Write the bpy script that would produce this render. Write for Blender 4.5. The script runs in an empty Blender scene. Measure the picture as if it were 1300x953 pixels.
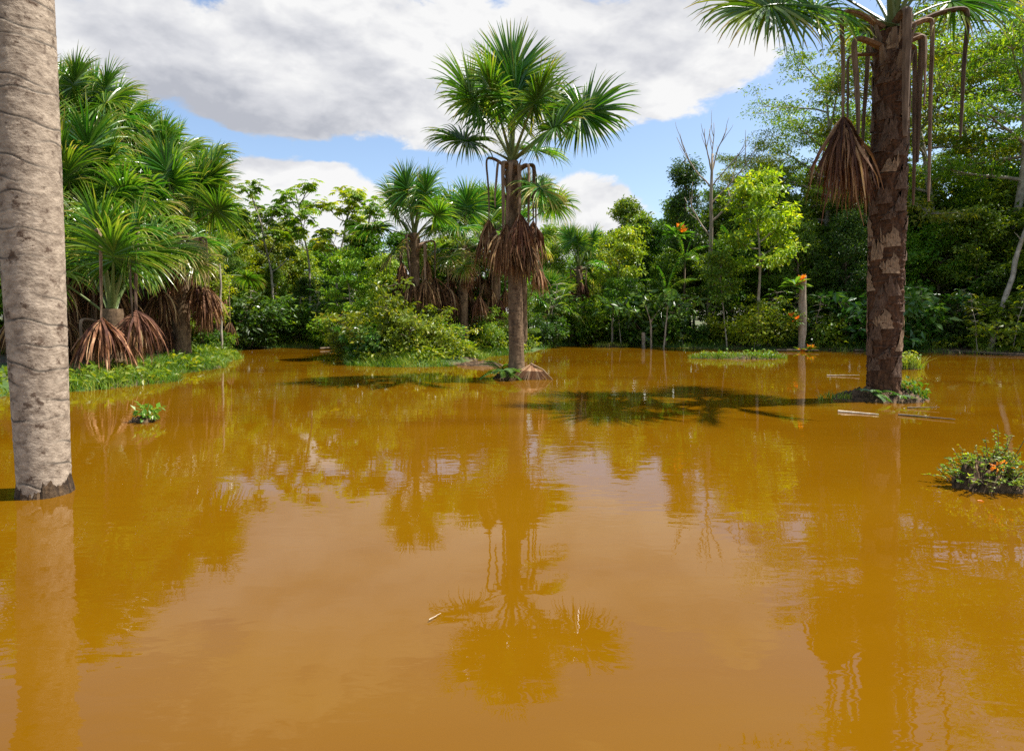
import bpy, math
import numpy as np
from math import radians, pi, sin, cos, atan2
from mathutils import Vector, Matrix

# ------------------------------------------------------------------ camera, sky, sun, exposure
SC = bpy.context.scene
COL = SC.collection
F_PX, CX, CY, PITCH, CAM_H = 750.0, 650.0, 432.0, math.atan(30/750.0), 1.5

cam = bpy.data.cameras.new('camera'); camo = bpy.data.objects.new('camera', cam); COL.objects.link(camo)
cam.sensor_width = 36.0; cam.sensor_fit = 'HORIZONTAL'
cam.lens = 36.0*F_PX/1300.0
cam.shift_y = -(476.5-432.0)/1300.0
cam.clip_start = 0.05; cam.clip_end = 6000
camo.location = (0, 0, CAM_H); camo.rotation_euler = (pi/2-PITCH, 0, 0)
SC.camera = camo

SUN = Vector((3.3, 0.45, 6.6)).normalized()          # towards the sun: high, from the right and a little behind the palms
SUN_EL = math.asin(SUN.z); SUN_AZ = atan2(SUN.x, SUN.y)

def ray(px, py):
    a = (px-CX)/F_PX; b = (CY-py)/F_PX
    return Vector((a, cos(PITCH)+b*sin(PITCH), -sin(PITCH)+b*cos(PITCH)))
def ground(px, py, z=0.0):
    d = ray(px, py); t = (z-CAM_H)/d.z
    return Vector((d.x*t, d.y*t, z))
def at(px, py, Y):
    d = ray(px, py); t = Y/d.y
    return Vector((d.x*t, Y, CAM_H+d.z*t))

world = bpy.data.worlds.new('World'); SC.world = world; world.use_nodes = True
def build_world():
    nt = world.node_tree; nt.nodes.clear(); N = nt.nodes.new; L = nt.links.new
    def math_(op, a, b=None, c=None, clamp=False):
        n = N('ShaderNodeMath'); n.operation = op; n.use_clamp = clamp
        for i, v in enumerate((a, b, c)):
            if v is None: continue
            if isinstance(v, (int, float)): n.inputs[i].default_value = v
            else: L(v, n.inputs[i])
        return n.outputs[0]
    def vmath(op, a, b=None):
        n = N('ShaderNodeVectorMath'); n.operation = op
        for i, v in enumerate((a, b)):
            if v is None: continue
            if isinstance(v, (tuple, Vector)): n.inputs[i].default_value = tuple(v)
            else: L(v, n.inputs[i])
        return n.outputs['Value'] if op in ('DOT_PRODUCT', 'LENGTH') else n.outputs['Vector']
    def noise(vec, scale, detail, rough, dist=0.0):
        n = N('ShaderNodeTexNoise'); n.inputs['Scale'].default_value = scale; n.inputs['Detail'].default_value = detail
        n.inputs['Roughness'].default_value = rough; n.inputs['Distortion'].default_value = dist
        L(vec, n.inputs['Vector']); return n.outputs['Fac']
    sky = N('ShaderNodeTexSky'); sky.sky_type = 'NISHITA'; sky.sun_disc = False
    sky.sun_elevation = SUN_EL; sky.sun_rotation = SUN_AZ; sky.air_density = 1.0; sky.dust_density = 1.2; sky.ozone_density = 1.3
    bg1 = N('ShaderNodeBackground'); bg1.inputs['Strength'].default_value = 0.10
    L(sky.outputs[0], bg1.inputs['Color'])
    D = N('ShaderNodeTexCoord').outputs['Generated']
    D = vmath('NORMALIZE', D)
    Ds = vmath('MULTIPLY', D, (1.0, 1.0, 1.9))
    Ds = vmath('ADD', Ds, (3.1, 0.4, 1.7))
    def lobes(items):
        tot = None
        for (px, py, rx, ry, w) in items:
            l = ray(px, py).normalized(); eh = Vector((l.y, -l.x, 0)).normalized(); ev = eh.cross(l).normalized()
            rx /= F_PX; ry /= F_PX
            a = vmath('DOT_PRODUCT', D, tuple(eh/rx)); b = vmath('DOT_PRODUCT', D, tuple(ev/ry))
            # eh and ev are square to l, so the offset from l is measured directly
            q = math_('ADD', math_('MULTIPLY', a, a), math_('MULTIPLY', b, b))
            v = math_('MULTIPLY', math_('MAXIMUM', math_('SUBTRACT', 1.0, q), 0.0), w)
            tot = v if tot is None else math_('ADD', tot, v)
        return tot
    fine = noise(Ds, 3.4, 10.0, 0.60, 0.25)
    sunv = Vector((SUN.x, SUN.y, SUN.z*1.9))
    fine2 = noise(vmath('ADD', Ds, tuple(sunv*0.05)), 3.4, 6.0, 0.55, 0.25)
    puff = noise(Ds, 13.0, 6.0, 0.6, 0.3)
    puff2 = noise(vmath('ADD', Ds, tuple(sunv*0.018)), 13.0, 3.0, 0.5, 0.3)
    wide = noise(Ds, 1.15, 4.0, 0.5)
    cover = lobes([
        (430, 40, 420, 130, .34), (520, 120, 190, 75, .22), (300, 95, 210, 70, .20), (780, 40, 190, 110, .30),
        (920, 110, 110, 70, .20), (90, 60, 130, 90, .24), (620, 165, 120, 50, .12),
        (365, 250, 100, 70, .50), (300, 230, 50, 50, .30), (445, 245, 60, 44, .35), (772, 270, 80, 62, .62), (725, 285, 50, 34, .25),
        (180, 172, 110, 34, -.45), (330, 186, 120, 17, -.40), (530, 222, 90, 30, -.40), (850, 205, 130, 45, -.30), (940, 215, 80, 50, -.25), (1030, 50, 50, 60, -.12), (985, 120, 90, 60, .20), (930, 25, 120, 70, .30), (80, 10, 90, 60, .2), (640, 4, 30, 14, -.22), (508, 58, 14, 12, -.25)])
    base = math_('MULTIPLY', math_('SUBTRACT', wide, 0.50), 1.3)
    dens = math_('ADD', math_('ADD', math_('ADD', math_('MULTIPLY', math_('SUBTRACT', fine, 0.5), 1.5), math_('MULTIPLY', math_('SUBTRACT', puff, 0.5), 0.75)), base), cover)
    mr = N('ShaderNodeMapRange'); mr.interpolation_type = 'SMOOTHSTEP'
    L(dens, mr.inputs['Value']); mr.inputs['From Min'].default_value = 0.04; mr.inputs['From Max'].default_value = 0.24
    alpha = mr.outputs['Result']
    relief = math_('ADD', math_('MULTIPLY', math_('SUBTRACT', fine, fine2), 2.6), math_('MULTIPLY', math_('SUBTRACT', puff, puff2), 1.2))
    soft = math_('MULTIPLY', math_('SUBTRACT', noise(vmath('ADD', Ds, (5.0, 2.0, 0.3)), 2.3, 5.0, 0.55), 0.5), 1.6)
    grey = lobes([(110, 60, 190, 120, .55), (300, 150, 230, 60, .35), (770, 70, 170, 85, .60), (480, 130, 150, 40, .25), (620, 60, 130, 60, -.2), (375, 235, 140, 60, -.35), (770, 260, 100, 60, -.4), (930, 110, 90, 60, -.3)])
    thick = math_('MULTIPLY', math_('MAXIMUM', math_('SUBTRACT', dens, 0.20), 0.0), 0.35)
    lit = math_('ADD', math_('SUBTRACT', math_('SUBTRACT', math_('ADD', 0.86, relief), thick), grey), soft, clamp=True)
    ramp = N('ShaderNodeValToRGB'); L(lit, ramp.inputs['Fac'])
    e = ramp.color_ramp.elements
    e[0].position = 0.0; e[0].color = (0.50, 0.52, 0.58, 1); e[1].position = 1.0; e[1].color = (0.95, 0.95, 0.95, 1)
    m = ramp.color_ramp.elements.new(0.5); m.color = (0.72, 0.73, 0.77, 1)
    bg2 = N('ShaderNodeBackground'); bg2.inputs['Strength'].default_value = 0.48
    L(ramp.outputs['Color'], bg2.inputs['Color'])
    mix = N('ShaderNodeMixShader'); L(alpha, mix.inputs['Fac']); L(bg1.outputs[0], mix.inputs[1]); L(bg2.outputs[0], mix.inputs[2])
    out = N('ShaderNodeOutputWorld'); L(mix.outputs[0], out.inputs['Surface'])
build_world()

sl = bpy.data.lights.new('sun', 'SUN'); sl.energy = 5.0; sl.angle = radians(0.53); sl.color = (1.0, 0.955, 0.88)
slo = bpy.data.objects.new('sun', sl); COL.objects.link(slo)
slo.rotation_euler = (-SUN).to_track_quat('-Z', 'Y').to_euler(); slo.location = (20, 5, 40)

SC.view_settings.view_transform = 'Standard'; SC.view_settings.look = 'None'
SC.view_settings.exposure = 1.05; SC.view_settings.gamma = 1.0; SC.view_settings.use_curve_mapping = False
SC.render.engine = 'CYCLES'
cy = SC.cycles; cy.use_denoising = False; cy.max_bounces = 6; cy.diffuse_bounces = 3; cy.glossy_bounces = 3; cy.transmission_bounces = 4
cy.sample_clamp_indirect = 4.0; cy.use_adaptive_sampling = True

# ------------------------------------------------------------------ mesh helpers
class MB:
    """collects quads (numpy) with one tint value per face and builds one mesh"""
    def __init__(s): s.v = []; s.q = []; s.t = []; s.m = []; s.n = 0
    def add(s, verts, quads, tint=0.5, mat=0):
        verts = np.asarray(verts, float).reshape(-1, 3); quads = np.asarray(quads, int).reshape(-1, 4)
        s.v.append(verts); s.q.append(quads+s.n); s.n += len(verts)
        s.t.append(np.broadcast_to(np.asarray(tint, float), (len(quads),)).copy())
        s.m.append(np.full(len(quads), mat, int))
    def mesh(s, name, mats, smooth=False):
        v = np.concatenate(s.v); q = np.concatenate(s.q); t = np.concatenate(s.t); mi = np.concatenate(s.m)
        me = bpy.data.meshes.new(name)
        me.vertices.add(len(v)); me.vertices.foreach_set('co', v.astype(np.float32).ravel())
        me.loops.add(len(q)*4); me.loops.foreach_set('vertex_index', q.astype(np.int32).ravel())
        me.polygons.add(len(q)); me.polygons.foreach_set('loop_start', np.arange(0, len(q)*4, 4, dtype=np.int32))
        me.polygons.foreach_set('use_smooth', np.full(len(q), smooth, bool))
        for m in (mats if isinstance(mats, (list, tuple)) else [mats]): me.materials.append(m)
        me.polygons.foreach_set('material_index', mi.astype(np.int32))
        a = me.attributes.new('tint', 'FLOAT', 'FACE'); a.data.foreach_set('value', t.astype(np.float32))
        me.update(calc_edges=True); me.validate()
        return me

def nrm(a):
    a = np.asarray(a, float); l = np.linalg.norm(a, axis=-1, keepdims=True); return a/np.maximum(l, 1e-9)

def tube(mb, pts, rad, ns=8, tint=0.5, mat=0, flat=1.0, cap=True, up=None):
    pts = np.asarray(pts, float); n = len(pts); rad = np.broadcast_to(np.asarray(rad, float), (n,))
    tg = nrm(np.gradient(pts, axis=0))
    u = np.array(up if up is not None else ((0, 1, 0) if abs(tg[0][1]) < .8 else (1, 0, 0)), float)
    V = []
    a = np.linspace(0, 2*pi, ns, endpoint=False)
    for i in range(n):
        u = u-tg[i]*np.dot(u, tg[i]); u = nrm(u); w = np.cross(tg[i], u)
        V.append(pts[i]+rad[i]*(np.cos(a)[:, None]*u+np.sin(a)[:, None]*w*flat))
    V = np.concatenate(V); Q = []
    for i in range(n-1):
        for j in range(ns):
            k = (j+1) % ns; Q.append((i*ns+j, i*ns+k, (i+1)*ns+k, (i+1)*ns+j))
    if cap and ns >= 4 and ns % 2 == 0:
        o = (n-1)*ns
        for j in range(0, ns//2-1): Q.append((o+j, o+j+1, o+ns-2-j, o+ns-1-j))
    mb.add(V, Q, tint, mat)

def leaves(mb, c, d, nv, ln, wd, tint, fold=0.18, fine=False, mat=0):
    """diamond leaves: c base, d axis, nv normal; all arrays"""
    c = np.asarray(c, float); d = nrm(d); s = nrm(np.cross(d, nv)); up = nrm(np.cross(s, d))
    n = len(c); ln = np.broadcast_to(ln, (n,))[:, None]; wd = np.broadcast_to(wd, (n,))[:, None]
    if not fine:
        mid = c+d*ln*.45; V = np.stack([c, mid+s*wd*.5+up*wd*fold, c+d*ln-up*ln*.08, mid-s*wd*.5+up*wd*fold], 1)
        i = np.arange(n)*4; Q = np.stack([i, i+1, i+2, i+3], 1); mb.add(V, Q, tint, mat)
    else:
        m1 = c+d*ln*.3; m2 = c+d*ln*.68-up*ln*.03; tip = c+d*ln-up*ln*.14
        V = np.stack([c, m1+s*wd*.42+up*wd*fold, m1, m1-s*wd*.42+up*wd*fold, m2+s*wd*.40+up*wd*fold, m2, m2-s*wd*.40+up*wd*fold, tip], 1)
        i = np.arange(n)*8; z = np.concatenate
        Q = z([np.stack([i, i+1, i+2, i], 1)[:0], np.stack([i+1, i+4, i+5, i+2], 1), np.stack([i+2, i+5, i+6, i+3], 1),
               np.stack([i, i+1, i+2, i+3], 1), np.stack([i+4, i+7, i+6, i+5], 1)])
        mb.add(V, Q, np.tile(np.broadcast_to(tint, (n,)), 4), mat)

def empty(name, loc, rotz=0.0, scale=1.0, tilt=(0, 0)):
    o = bpy.data.objects.new(name, None); COL.objects.link(o); o.empty_display_size = .2
    o.location = loc; o.rotation_euler = (tilt[0], tilt[1], rotz)
    o.scale = (scale,)*3 if isinstance(scale, (int, float)) else scale
    return o
def part(name, mesh, parent=None, loc=(0, 0, 0), rot=(0, 0, 0), scale=1.0):
    o = bpy.data.objects.new(name, mesh); COL.objects.link(o); o.parent = parent
    o.location = loc; o.rotation_euler = rot; o.scale = (scale,)*3 if isinstance(scale, (int, float)) else scale
    return o
def tag(o, label, cat=None, group=None, kind=None):
    o['label'] = label
    if cat: o['category'] = cat
    if group: o['group'] = group
    if kind: o['kind'] = kind
    return o

# ------------------------------------------------------------------ materials
def new_mat(name):
    m = bpy.data.materials.new(name); m.use_nodes = True; nt = m.node_tree; nt.nodes.clear()
    return m, nt, nt.nodes.new, nt.links.new
def ramp_node(N, cols):
    r = N('ShaderNodeValToRGB'); e = r.color_ramp.elements
    e[0].position, e[0].color = cols[0][0], (*cols[0][1], 1); e[1].position, e[1].color = cols[-1][0], (*cols[-1][1], 1)
    for p, c in cols[1:-1]:
        k = e.new(p); k.color = (*c, 1)
    return r
def leaf_mat(name, cols, trans=0.38, rough=0.42, spec=0.4, hue=0.03, val=0.35):
    m, nt, N, L = new_mat(name)
    at_ = N('ShaderNodeAttribute'); at_.attribute_name = 'tint'
    r = ramp_node(N, cols); L(at_.outputs['Fac'], r.inputs['Fac'])
    oi = N('ShaderNodeObjectInfo'); hs = N('ShaderNodeHueSaturation'); L(r.outputs['Color'], hs.inputs['Color'])
    mh = N('ShaderNodeMapRange'); L(oi.outputs['Random'], mh.inputs['Value']); mh.inputs['To Min'].default_value = .5-hue; mh.inputs['To Max'].default_value = .5+hue*.6
    L(mh.outputs[0], hs.inputs['Hue'])
    mul = N('ShaderNodeMath'); mul.operation = 'MULTIPLY'; mul.inputs[1].default_value = 7.31; L(oi.outputs['Random'], mul.inputs[0])
    fr = N('ShaderNodeMath'); fr.operation = 'FRACT'; L(mul.outputs[0], fr.inputs[0])
    mv = N('ShaderNodeMapRange'); L(fr.outputs[0], mv.inputs['Value']); mv.inputs['To Min'].default_value = 1-val; mv.inputs['To Max'].default_value = 1+val
    L(mv.outputs[0], hs.inputs['Value'])
    p = N('ShaderNodeBsdfPrincipled'); p.inputs['Roughness'].default_value = rough; p.inputs['Specular IOR Level'].default_value = spec
    L(hs.outputs['Color'], p.inputs['Base Color'])
    t = N('ShaderNodeBsdfTranslucent'); g = N('ShaderNodeMix'); g.data_type = 'RGBA'; g.blend_type = 'MULTIPLY'; g.inputs['Factor'].default_value = 1
    L(hs.outputs['Color'], g.inputs[6]); g.inputs[7].default_value = (1.5, 1.35, .5, 1); L(g.outputs[2], t.inputs['Color'])
    mx = N('ShaderNodeMixShader'); mx.inputs['Fac'].default_value = trans; L(p.outputs[0], mx.inputs[1]); L(t.outputs[0], mx.inputs[2])
    o = N('ShaderNodeOutputMaterial'); L(mx.outputs[0], o.inputs['Surface'])
    return m
def bark_mat(name, c1, c2, scale=(6, 6, 6), rough=.85, bump=.3, c3=None, patch=3.0):
    m, nt, N, L = new_mat(name)
    tc = N('ShaderNodeTexCoord'); mp = N('ShaderNodeMapping'); mp.inputs['Scale'].default_value = scale; L(tc.outputs['Object'], mp.inputs['Vector'])
    n = N('ShaderNodeTexNoise'); n.inputs['Scale'].default_value = 1.0; n.inputs['Detail'].default_value = 8; n.inputs['Roughness'].default_value = .65; L(mp.outputs[0], n.inputs['Vector'])
    r = ramp_node(N, [(.32, c1), (.68, c2)]); L(n.outputs['Fac'], r.inputs['Fac']); col = r.outputs['Color']
    if c3:
        n2 = N('ShaderNodeTexNoise'); n2.inputs['Scale'].default_value = patch; n2.inputs['Detail'].default_value = 6; n2.inputs['Roughness'].default_value = .7; L(tc.outputs['Object'], n2.inputs['Vector'])
        k = N('ShaderNodeMapRange'); L(n2.outputs['Fac'], k.inputs['Value']); k.inputs['From Min'].default_value = .56; k.inputs['From Max'].default_value = .64
        x = N('ShaderNodeMix'); x.data_type = 'RGBA'; L(k.outputs[0], x.inputs[0]); L(col, x.inputs[6]); x.inputs[7].default_value = (*c3, 1); col = x.outputs[2]
    at_ = N('ShaderNodeAttribute'); at_.attribute_name = 'tint'
    mt = N('ShaderNodeMapRange'); L(at_.outputs['Fac'], mt.inputs['Value']); mt.inputs['To Min'].default_value = .25; mt.inputs['To Max'].default_value = 1.75
    y = N('ShaderNodeMix'); y.data_type = 'RGBA'; y.blend_type = 'MULTIPLY'; y.inputs[0].default_value = 1.0; L(col, y.inputs[6]); L(mt.outputs[0], y.inputs[7])
    p = N('ShaderNodeBsdfPrincipled'); p.inputs['Roughness'].default_value = rough; p.inputs['Specular IOR Level'].default_value = .25; L(y.outputs[2], p.inputs['Base Color'])
    b = N('ShaderNodeBump'); b.inputs['Strength'].default_value = bump; b.inputs['Distance'].default_value = .03; L(n.outputs['Fac'], b.inputs['Height']); L(b.outputs[0], p.inputs['Normal'])
    o = N('ShaderNodeOutputMaterial'); L(p.outputs[0], o.inputs['Surface'])
    return m

M = {}
M['palm'] = leaf_mat('palm_leaf', [(0, (.028, .105, .016)), (.45, (.065, .21, .012)), (.8, (.20, .31, .035)), (1, (.40, .36, .12))], trans=.42, rough=.30, spec=.6, hue=.02, val=.2)
M['palm_stalk'] = leaf_mat('palm_stalk', [(0, (.05, .09, .02)), (1, (.14, .17, .05))], trans=.0, rough=.45, hue=.01, val=.15)
M['dead'] = leaf_mat('dead_palm_leaf', [(0, (.045, .018, .009)), (.5, (.17, .082, .036)), (.82, (.33, .19, .085)), (1, (.52, .36, .19))], trans=.15, rough=.7, spec=.2, hue=.015, val=.25)
M['dead_stalk'] = bark_mat('dead_stalk', (.06, .035, .022), (.25, .17, .11), (14, 14, 2), bump=.2)
M['leaf_dark'] = leaf_mat('leaf_dark', [(0, (.024, .072, .008)), (.6, (.062, .160, .012)), (1, (.16, .27, .02))], trans=.48, hue=.025)
M['leaf_mid'] = leaf_mat('leaf_mid', [(0, (.042, .115, .006)), (.6, (.125, .245, .010)), (1, (.29, .38, .022))], trans=.48, hue=.03)
M['leaf_bright'] = leaf_mat('leaf_bright', [(0, (.060, .135, .006)), (.6, (.18, .30, .012)), (1, (.38, .42, .03))], trans=.48, hue=.03)
M['leaf_yellow'] = leaf_mat('leaf_yellow', [(0, (.07, .15, .008)), (.6, (.19, .30, .014)), (1, (.40, .42, .03))], trans=.48, hue=.02)
M['leaf_big'] = leaf_mat('leaf_big', [(0, (.03, .10, .012)), (.6, (.075, .19, .018)), (1, (.20, .30, .06))], rough=.28, spec=.6, hue=.02)
M['grass'] = leaf_mat('grass_blade', [(0, (.03, .085, .006)), (.6, (.10, .22, .010)), (1, (.30, .33, .04))], hue=.0, val=0)
M['orange'] = leaf_mat('orange_petal', [(0, (.75, .16, .01)), (1, (.9, .36, .03))], trans=.3, hue=.0, val=.1)
M['bark'] = bark_mat('bark_brown', (.05, .035, .022), (.17, .125, .08), (5, 5, 1.5))
M['bark_pale'] = bark_mat('bark_pale', (.17, .14, .10), (.42, .37, .29), (4, 4, 3), c3=(.10, .10, .06), patch=2.2)
M['wood_dead'] = bark_mat('dead_wood', (.14, .105, .07), (.38, .31, .23), (8, 8, 2))
M['palm_bark'] = bark_mat('palm_bark', (.055, .032, .017), (.22, .145, .08), (9, 9, 3), bump=.5, c3=(.05, .028, .014), patch=2.5)
M['palm_bark_dark'] = bark_mat('palm_bark_fibrous', (.022, .009, .004), (.125, .058, .026), (22, 22, 5), bump=.9)
M['palm_bark_grey'] = bark_mat('palm_bark_grey', (.15, .112, .080), (.40, .325, .245), (11, 11, 15), bump=.6, c3=(.085, .055, .036), patch=9.0)
M['boot'] = bark_mat('leaf_base', (.035, .018, .010), (.15, .09, .055), (14, 14, 9), bump=.5)
M['boot_light'] = bark_mat('leaf_base_pale', (.09, .05, .028), (.36, .24, .14), (16, 16, 8), bump=.5)
M['mud'] = bark_mat('mud', (.022, .013, .007), (.13, .080, .040), (14, 14, 14), bump=1.0)

def ground_mat():
    m, nt, N, L = new_mat('forest_floor')
    tc = N('ShaderNodeTexCoord')
    n = N('ShaderNodeTexNoise'); n.inputs['Scale'].default_value = .55; n.inputs['Detail'].default_value = 5; L(tc.outputs['Object'], n.inputs['Vector'])
    f = N('ShaderNodeTexNoise'); f.inputs['Scale'].default_value = 9; f.inputs['Detail'].default_value = 8; f.inputs['Roughness'].default_value = .7; L(tc.outputs['Object'], f.inputs['Vector'])
    a = ramp_node(N, [(.3, (.03, .018, .009)), (.55, (.09, .055, .028)), (.75, (.17, .11, .06))]); L(f.outputs['Fac'], a.inputs['Fac'])
    b = ramp_node(N, [(.3, (.02, .05, .006)), (.75, (.07, .13, .015))]); L(f.outputs['Fac'], b.inputs['Fac'])
    k = N('ShaderNodeMapRange'); L(n.outputs['Fac'], k.inputs['Value']); k.inputs['From Min'].default_value = .42; k.inputs['From Max'].default_value = .56
    x = N('ShaderNodeMix'); x.data_type = 'RGBA'; L(k.outputs[0], x.inputs[0]); L(a.outputs[0], x.inputs[6]); L(b.outputs[0], x.inputs[7])
    p = N('ShaderNodeBsdfPrincipled'); p.inputs['Roughness'].default_value = .9; L(x.outputs[2], p.inputs['Base Color'])
    bp = N('ShaderNodeBump'); bp.inputs['Distance'].default_value = .05; bp.inputs['Strength'].default_value = .7; L(f.outputs['Fac'], bp.inputs['Height']); L(bp.outputs[0], p.inputs['Normal'])
    o = N('ShaderNodeOutputMaterial'); L(p.outputs[0], o.inputs['Surface']); return m
M['ground'] = ground_mat()

def water_mat():
    m, nt, N, L = new_mat('muddy_water')
    tc = N('ShaderNodeTexCoord')
    mp = N('ShaderNodeMapping'); mp.inputs['Scale'].default_value = (.10, .28, 1); L(tc.outputs['Object'], mp.inputs['Vector'])
    n = N('ShaderNodeTexNoise'); n.inputs['Scale'].default_value = 1; n.inputs['Detail'].default_value = 4; n.inputs['Distortion'].default_value = .6; L(mp.outputs[0], n.inputs['Vector'])
    r = ramp_node(N, [(.30, (.098, .038, .0007)), (.52, (.124, .054, .0009)), (.72, (.140, .068, .0013))]); L(n.outputs['Fac'], r.inputs['Fac'])
    def wave(scale, det, stretch, rot):
        q = N('ShaderNodeMapping'); q.inputs['Scale'].default_value = stretch; q.inputs['Rotation'].default_value = (0, 0, rot); L(tc.outputs['Object'], q.inputs['Vector'])
        w = N('ShaderNodeTexNoise'); w.inputs['Scale'].default_value = scale; w.inputs['Detail'].default_value = det; w.inputs['Roughness'].default_value = .45; w.inputs['Distortion'].default_value = .4
        L(q.outputs[0], w.inputs['Vector']); return w.outputs['Fac']
    w1 = wave(1.0, 2, (2.2, 5.5, 1), .12); w2 = wave(1.0, 2, (7, 15, 1), -.2)
    calm = wave(.35, 2, (1, 1.6, 1), .5)
    cm = N('ShaderNodeMapRange'); L(calm, cm.inputs['Value']); cm.inputs['From Min'].default_value = .38; cm.inputs['From Max'].default_value = .66; cm.inputs['To Min'].default_value = .12; cm.inputs['To Max'].default_value = 1
    a = N('ShaderNodeMath'); a.operation = 'MULTIPLY_ADD'; a.inputs[1].default_value = .34; L(w2, a.inputs[0]); L(w1, a.inputs[2])
    b = N('ShaderNodeMath'); b.operation = 'MULTIPLY'; L(a.outputs[0], b.inputs[0]); L(cm.outputs[0], b.inputs[1])
    bp = N('ShaderNodeBump'); bp.inputs['Strength'].default_value = 1.0; bp.inputs['Distance'].default_value = .0030; L(b.outputs[0], bp.inputs['Height'])
    df = N('ShaderNodeBsdfDiffuse'); L(r.outputs['Color'], df.inputs['Color'])
    gl = N('ShaderNodeBsdfGlossy'); gl.inputs['Roughness'].default_value = .015; gl.inputs['Color'].default_value = (1, 1, 1, 1); L(bp.outputs[0], gl.inputs['Normal'])
    fr = N('ShaderNodeFresnel'); fr.inputs['IOR'].default_value = 1.34; L(bp.outputs[0], fr.inputs['Normal'])
    mx = N('ShaderNodeMixShader'); L(fr.outputs[0], mx.inputs['Fac']); L(df.outputs[0], mx.inputs[1]); L(gl.outputs[0], mx.inputs[2])
    o = N('ShaderNodeOutputMaterial'); L(mx.outputs[0], o.inputs['Surface']); return m
M['water'] = water_mat()

# ------------------------------------------------------------------ the setting: ground sheet, pond
POND = np.array([(-10, -14), (-10.2, 2), (-9.9, 9.5), (-9.4, 11.2), (-8.5, 12.2), (-7.9, 13.6), (-8.9, 15.3), (-8.6, 17.2), (-9.4, 19), (-9.9, 21.5),
                 (-12.2, 25), (-12.0, 28.5), (-9.6, 28.6), (-7.6, 27), (-6.6, 24), (-5.6, 20.5), (-4.9, 18.2), (-3.4, 17.6), (-1.9, 17.9), (-1.3, 20.2), (-1.0, 22.3), (0.2, 23.5), (1.2, 26.5), (2.2, 30),
                 (4.2, 32.8), (5.6, 31.5), (7.2, 29.4), (9.3, 27.8), (12.2, 26.3), (15.4, 25.6), (18.2, 24.4), (20.2, 22), (22, 15), (23, 0), (22, -14)])
def pond_sd(P):
    """signed distance to the bank: positive on land"""
    P = np.asarray(P, float); A = POND; B = np.roll(POND, -1, 0)
    d = np.full(len(P), 1e9); ins = np.zeros(len(P), bool)
    for a, b in zip(A, B):
        e = b-a; w = P-a; t = np.clip((w@e)/(e@e), 0, 1); d = np.minimum(d, np.linalg.norm(w-t[:, None]*e, axis=1))
        c = ((a[1] <= P[:, 1]) != (b[1] <= P[:, 1])); x = a[0]+(P[:, 1]-a[1])/(e[1] if e[1] else 1e-9)*e[0]
        ins ^= c & (P[:, 0] < x)
    return np.where(ins, -d, d)
def wob(x, y): return .5*np.sin(x*1.3+y*.7)+.3*np.sin(x*2.9-y*2.3+1)+.2*np.sin(x*6.1+y*5.3+2)
def height(P):
    P = np.asarray(P, float); d = pond_sd(P)+.22*wob(P[:, 0]*1.7, P[:, 1]*1.7)
    land = .22*(1-np.exp(-np.maximum(d, 0)*1.3))+.035*np.minimum(np.maximum(d, 0), 12)+.05*wob(P[:, 0], P[:, 1])*np.clip(d, 0, 1)
    return np.where(d > 0, land, np.maximum(d*.5, -1.4))
def hz(x, y): return float(height([(x, y)])[0])
def build_ground():
    def axis(lo, hi, step, far):
        a = np.arange(lo, hi+step/2, step); g = [step*1.6**k for k in range(1, 16)]; o = np.cumsum(g); o = o[o < far]
        return np.concatenate([lo-o[::-1], a, hi+o])
    X = axis(-36, 36, .42, 2500); Y = axis(-6, 48, .42, 2500)
    G = np.stack(np.meshgrid(X, Y), -1).reshape(-1, 2); Z = height(G)
    n, m = len(X), len(Y); i = np.arange(m-1)[:, None]*n+np.arange(n-1)[None]
    Q = np.stack([i, i+1, i+n+1, i+n], -1).reshape(-1, 4)
    mb = MB(); mb.add(np.column_stack([G, Z]), Q)
    o = part('ground', mb.mesh('ground', M['ground'], True)); tag(o, 'muddy grassy bank and forest floor around the pond', kind='structure')
    w = MB(); w.add([(-13.5, -16, 0), (25, -16, 0), (25, 34.5, 0), (-13.5, 34.5, 0)], [(0, 1, 2, 3)])
    o = part('pond_water', w.mesh('pond_water', M['water'])); tag(o, 'still ochre brown muddy water of the pond', kind='structure')
build_ground()

def mound(name, label, loc, rx, ry, h, seed, mat='mud'):
    rng = np.random.default_rng(seed); nr, na = 18, 64; mb = MB(); V = []; ph = rng.uniform(0, 6, 6)
    for i in range(nr+1):
        t = i/nr
        for j in range(na):
            a = 2*pi*j/na; w = 1+.13*sin(2*a+ph[0])+.10*sin(3*a+ph[1])+.06*sin(7*a+ph[2])
            z = h*(1-t**2)**.8*(1+.25*sin(5*a+ph[3]+6*t)+.2*sin(9*a*t+ph[4]))+rng.normal(0, h*.13)-.16*t**4
            V.append((rx*t*w*cos(a), ry*t*w*sin(a), z if t > 0 else h))
    Q = [(i*na+j, (i+1)*na+j, (i+1)*na+(j+1) % na, i*na+(j+1) % na) for i in range(nr) for j in range(na)]
    mb.add(V, Q, rng.uniform(.2, .8, len(Q)))
    o = part(name, mb.mesh(name, M[mat], True), None, loc); o['label'] = label; o['kind'] = 'structure'; return o

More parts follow.
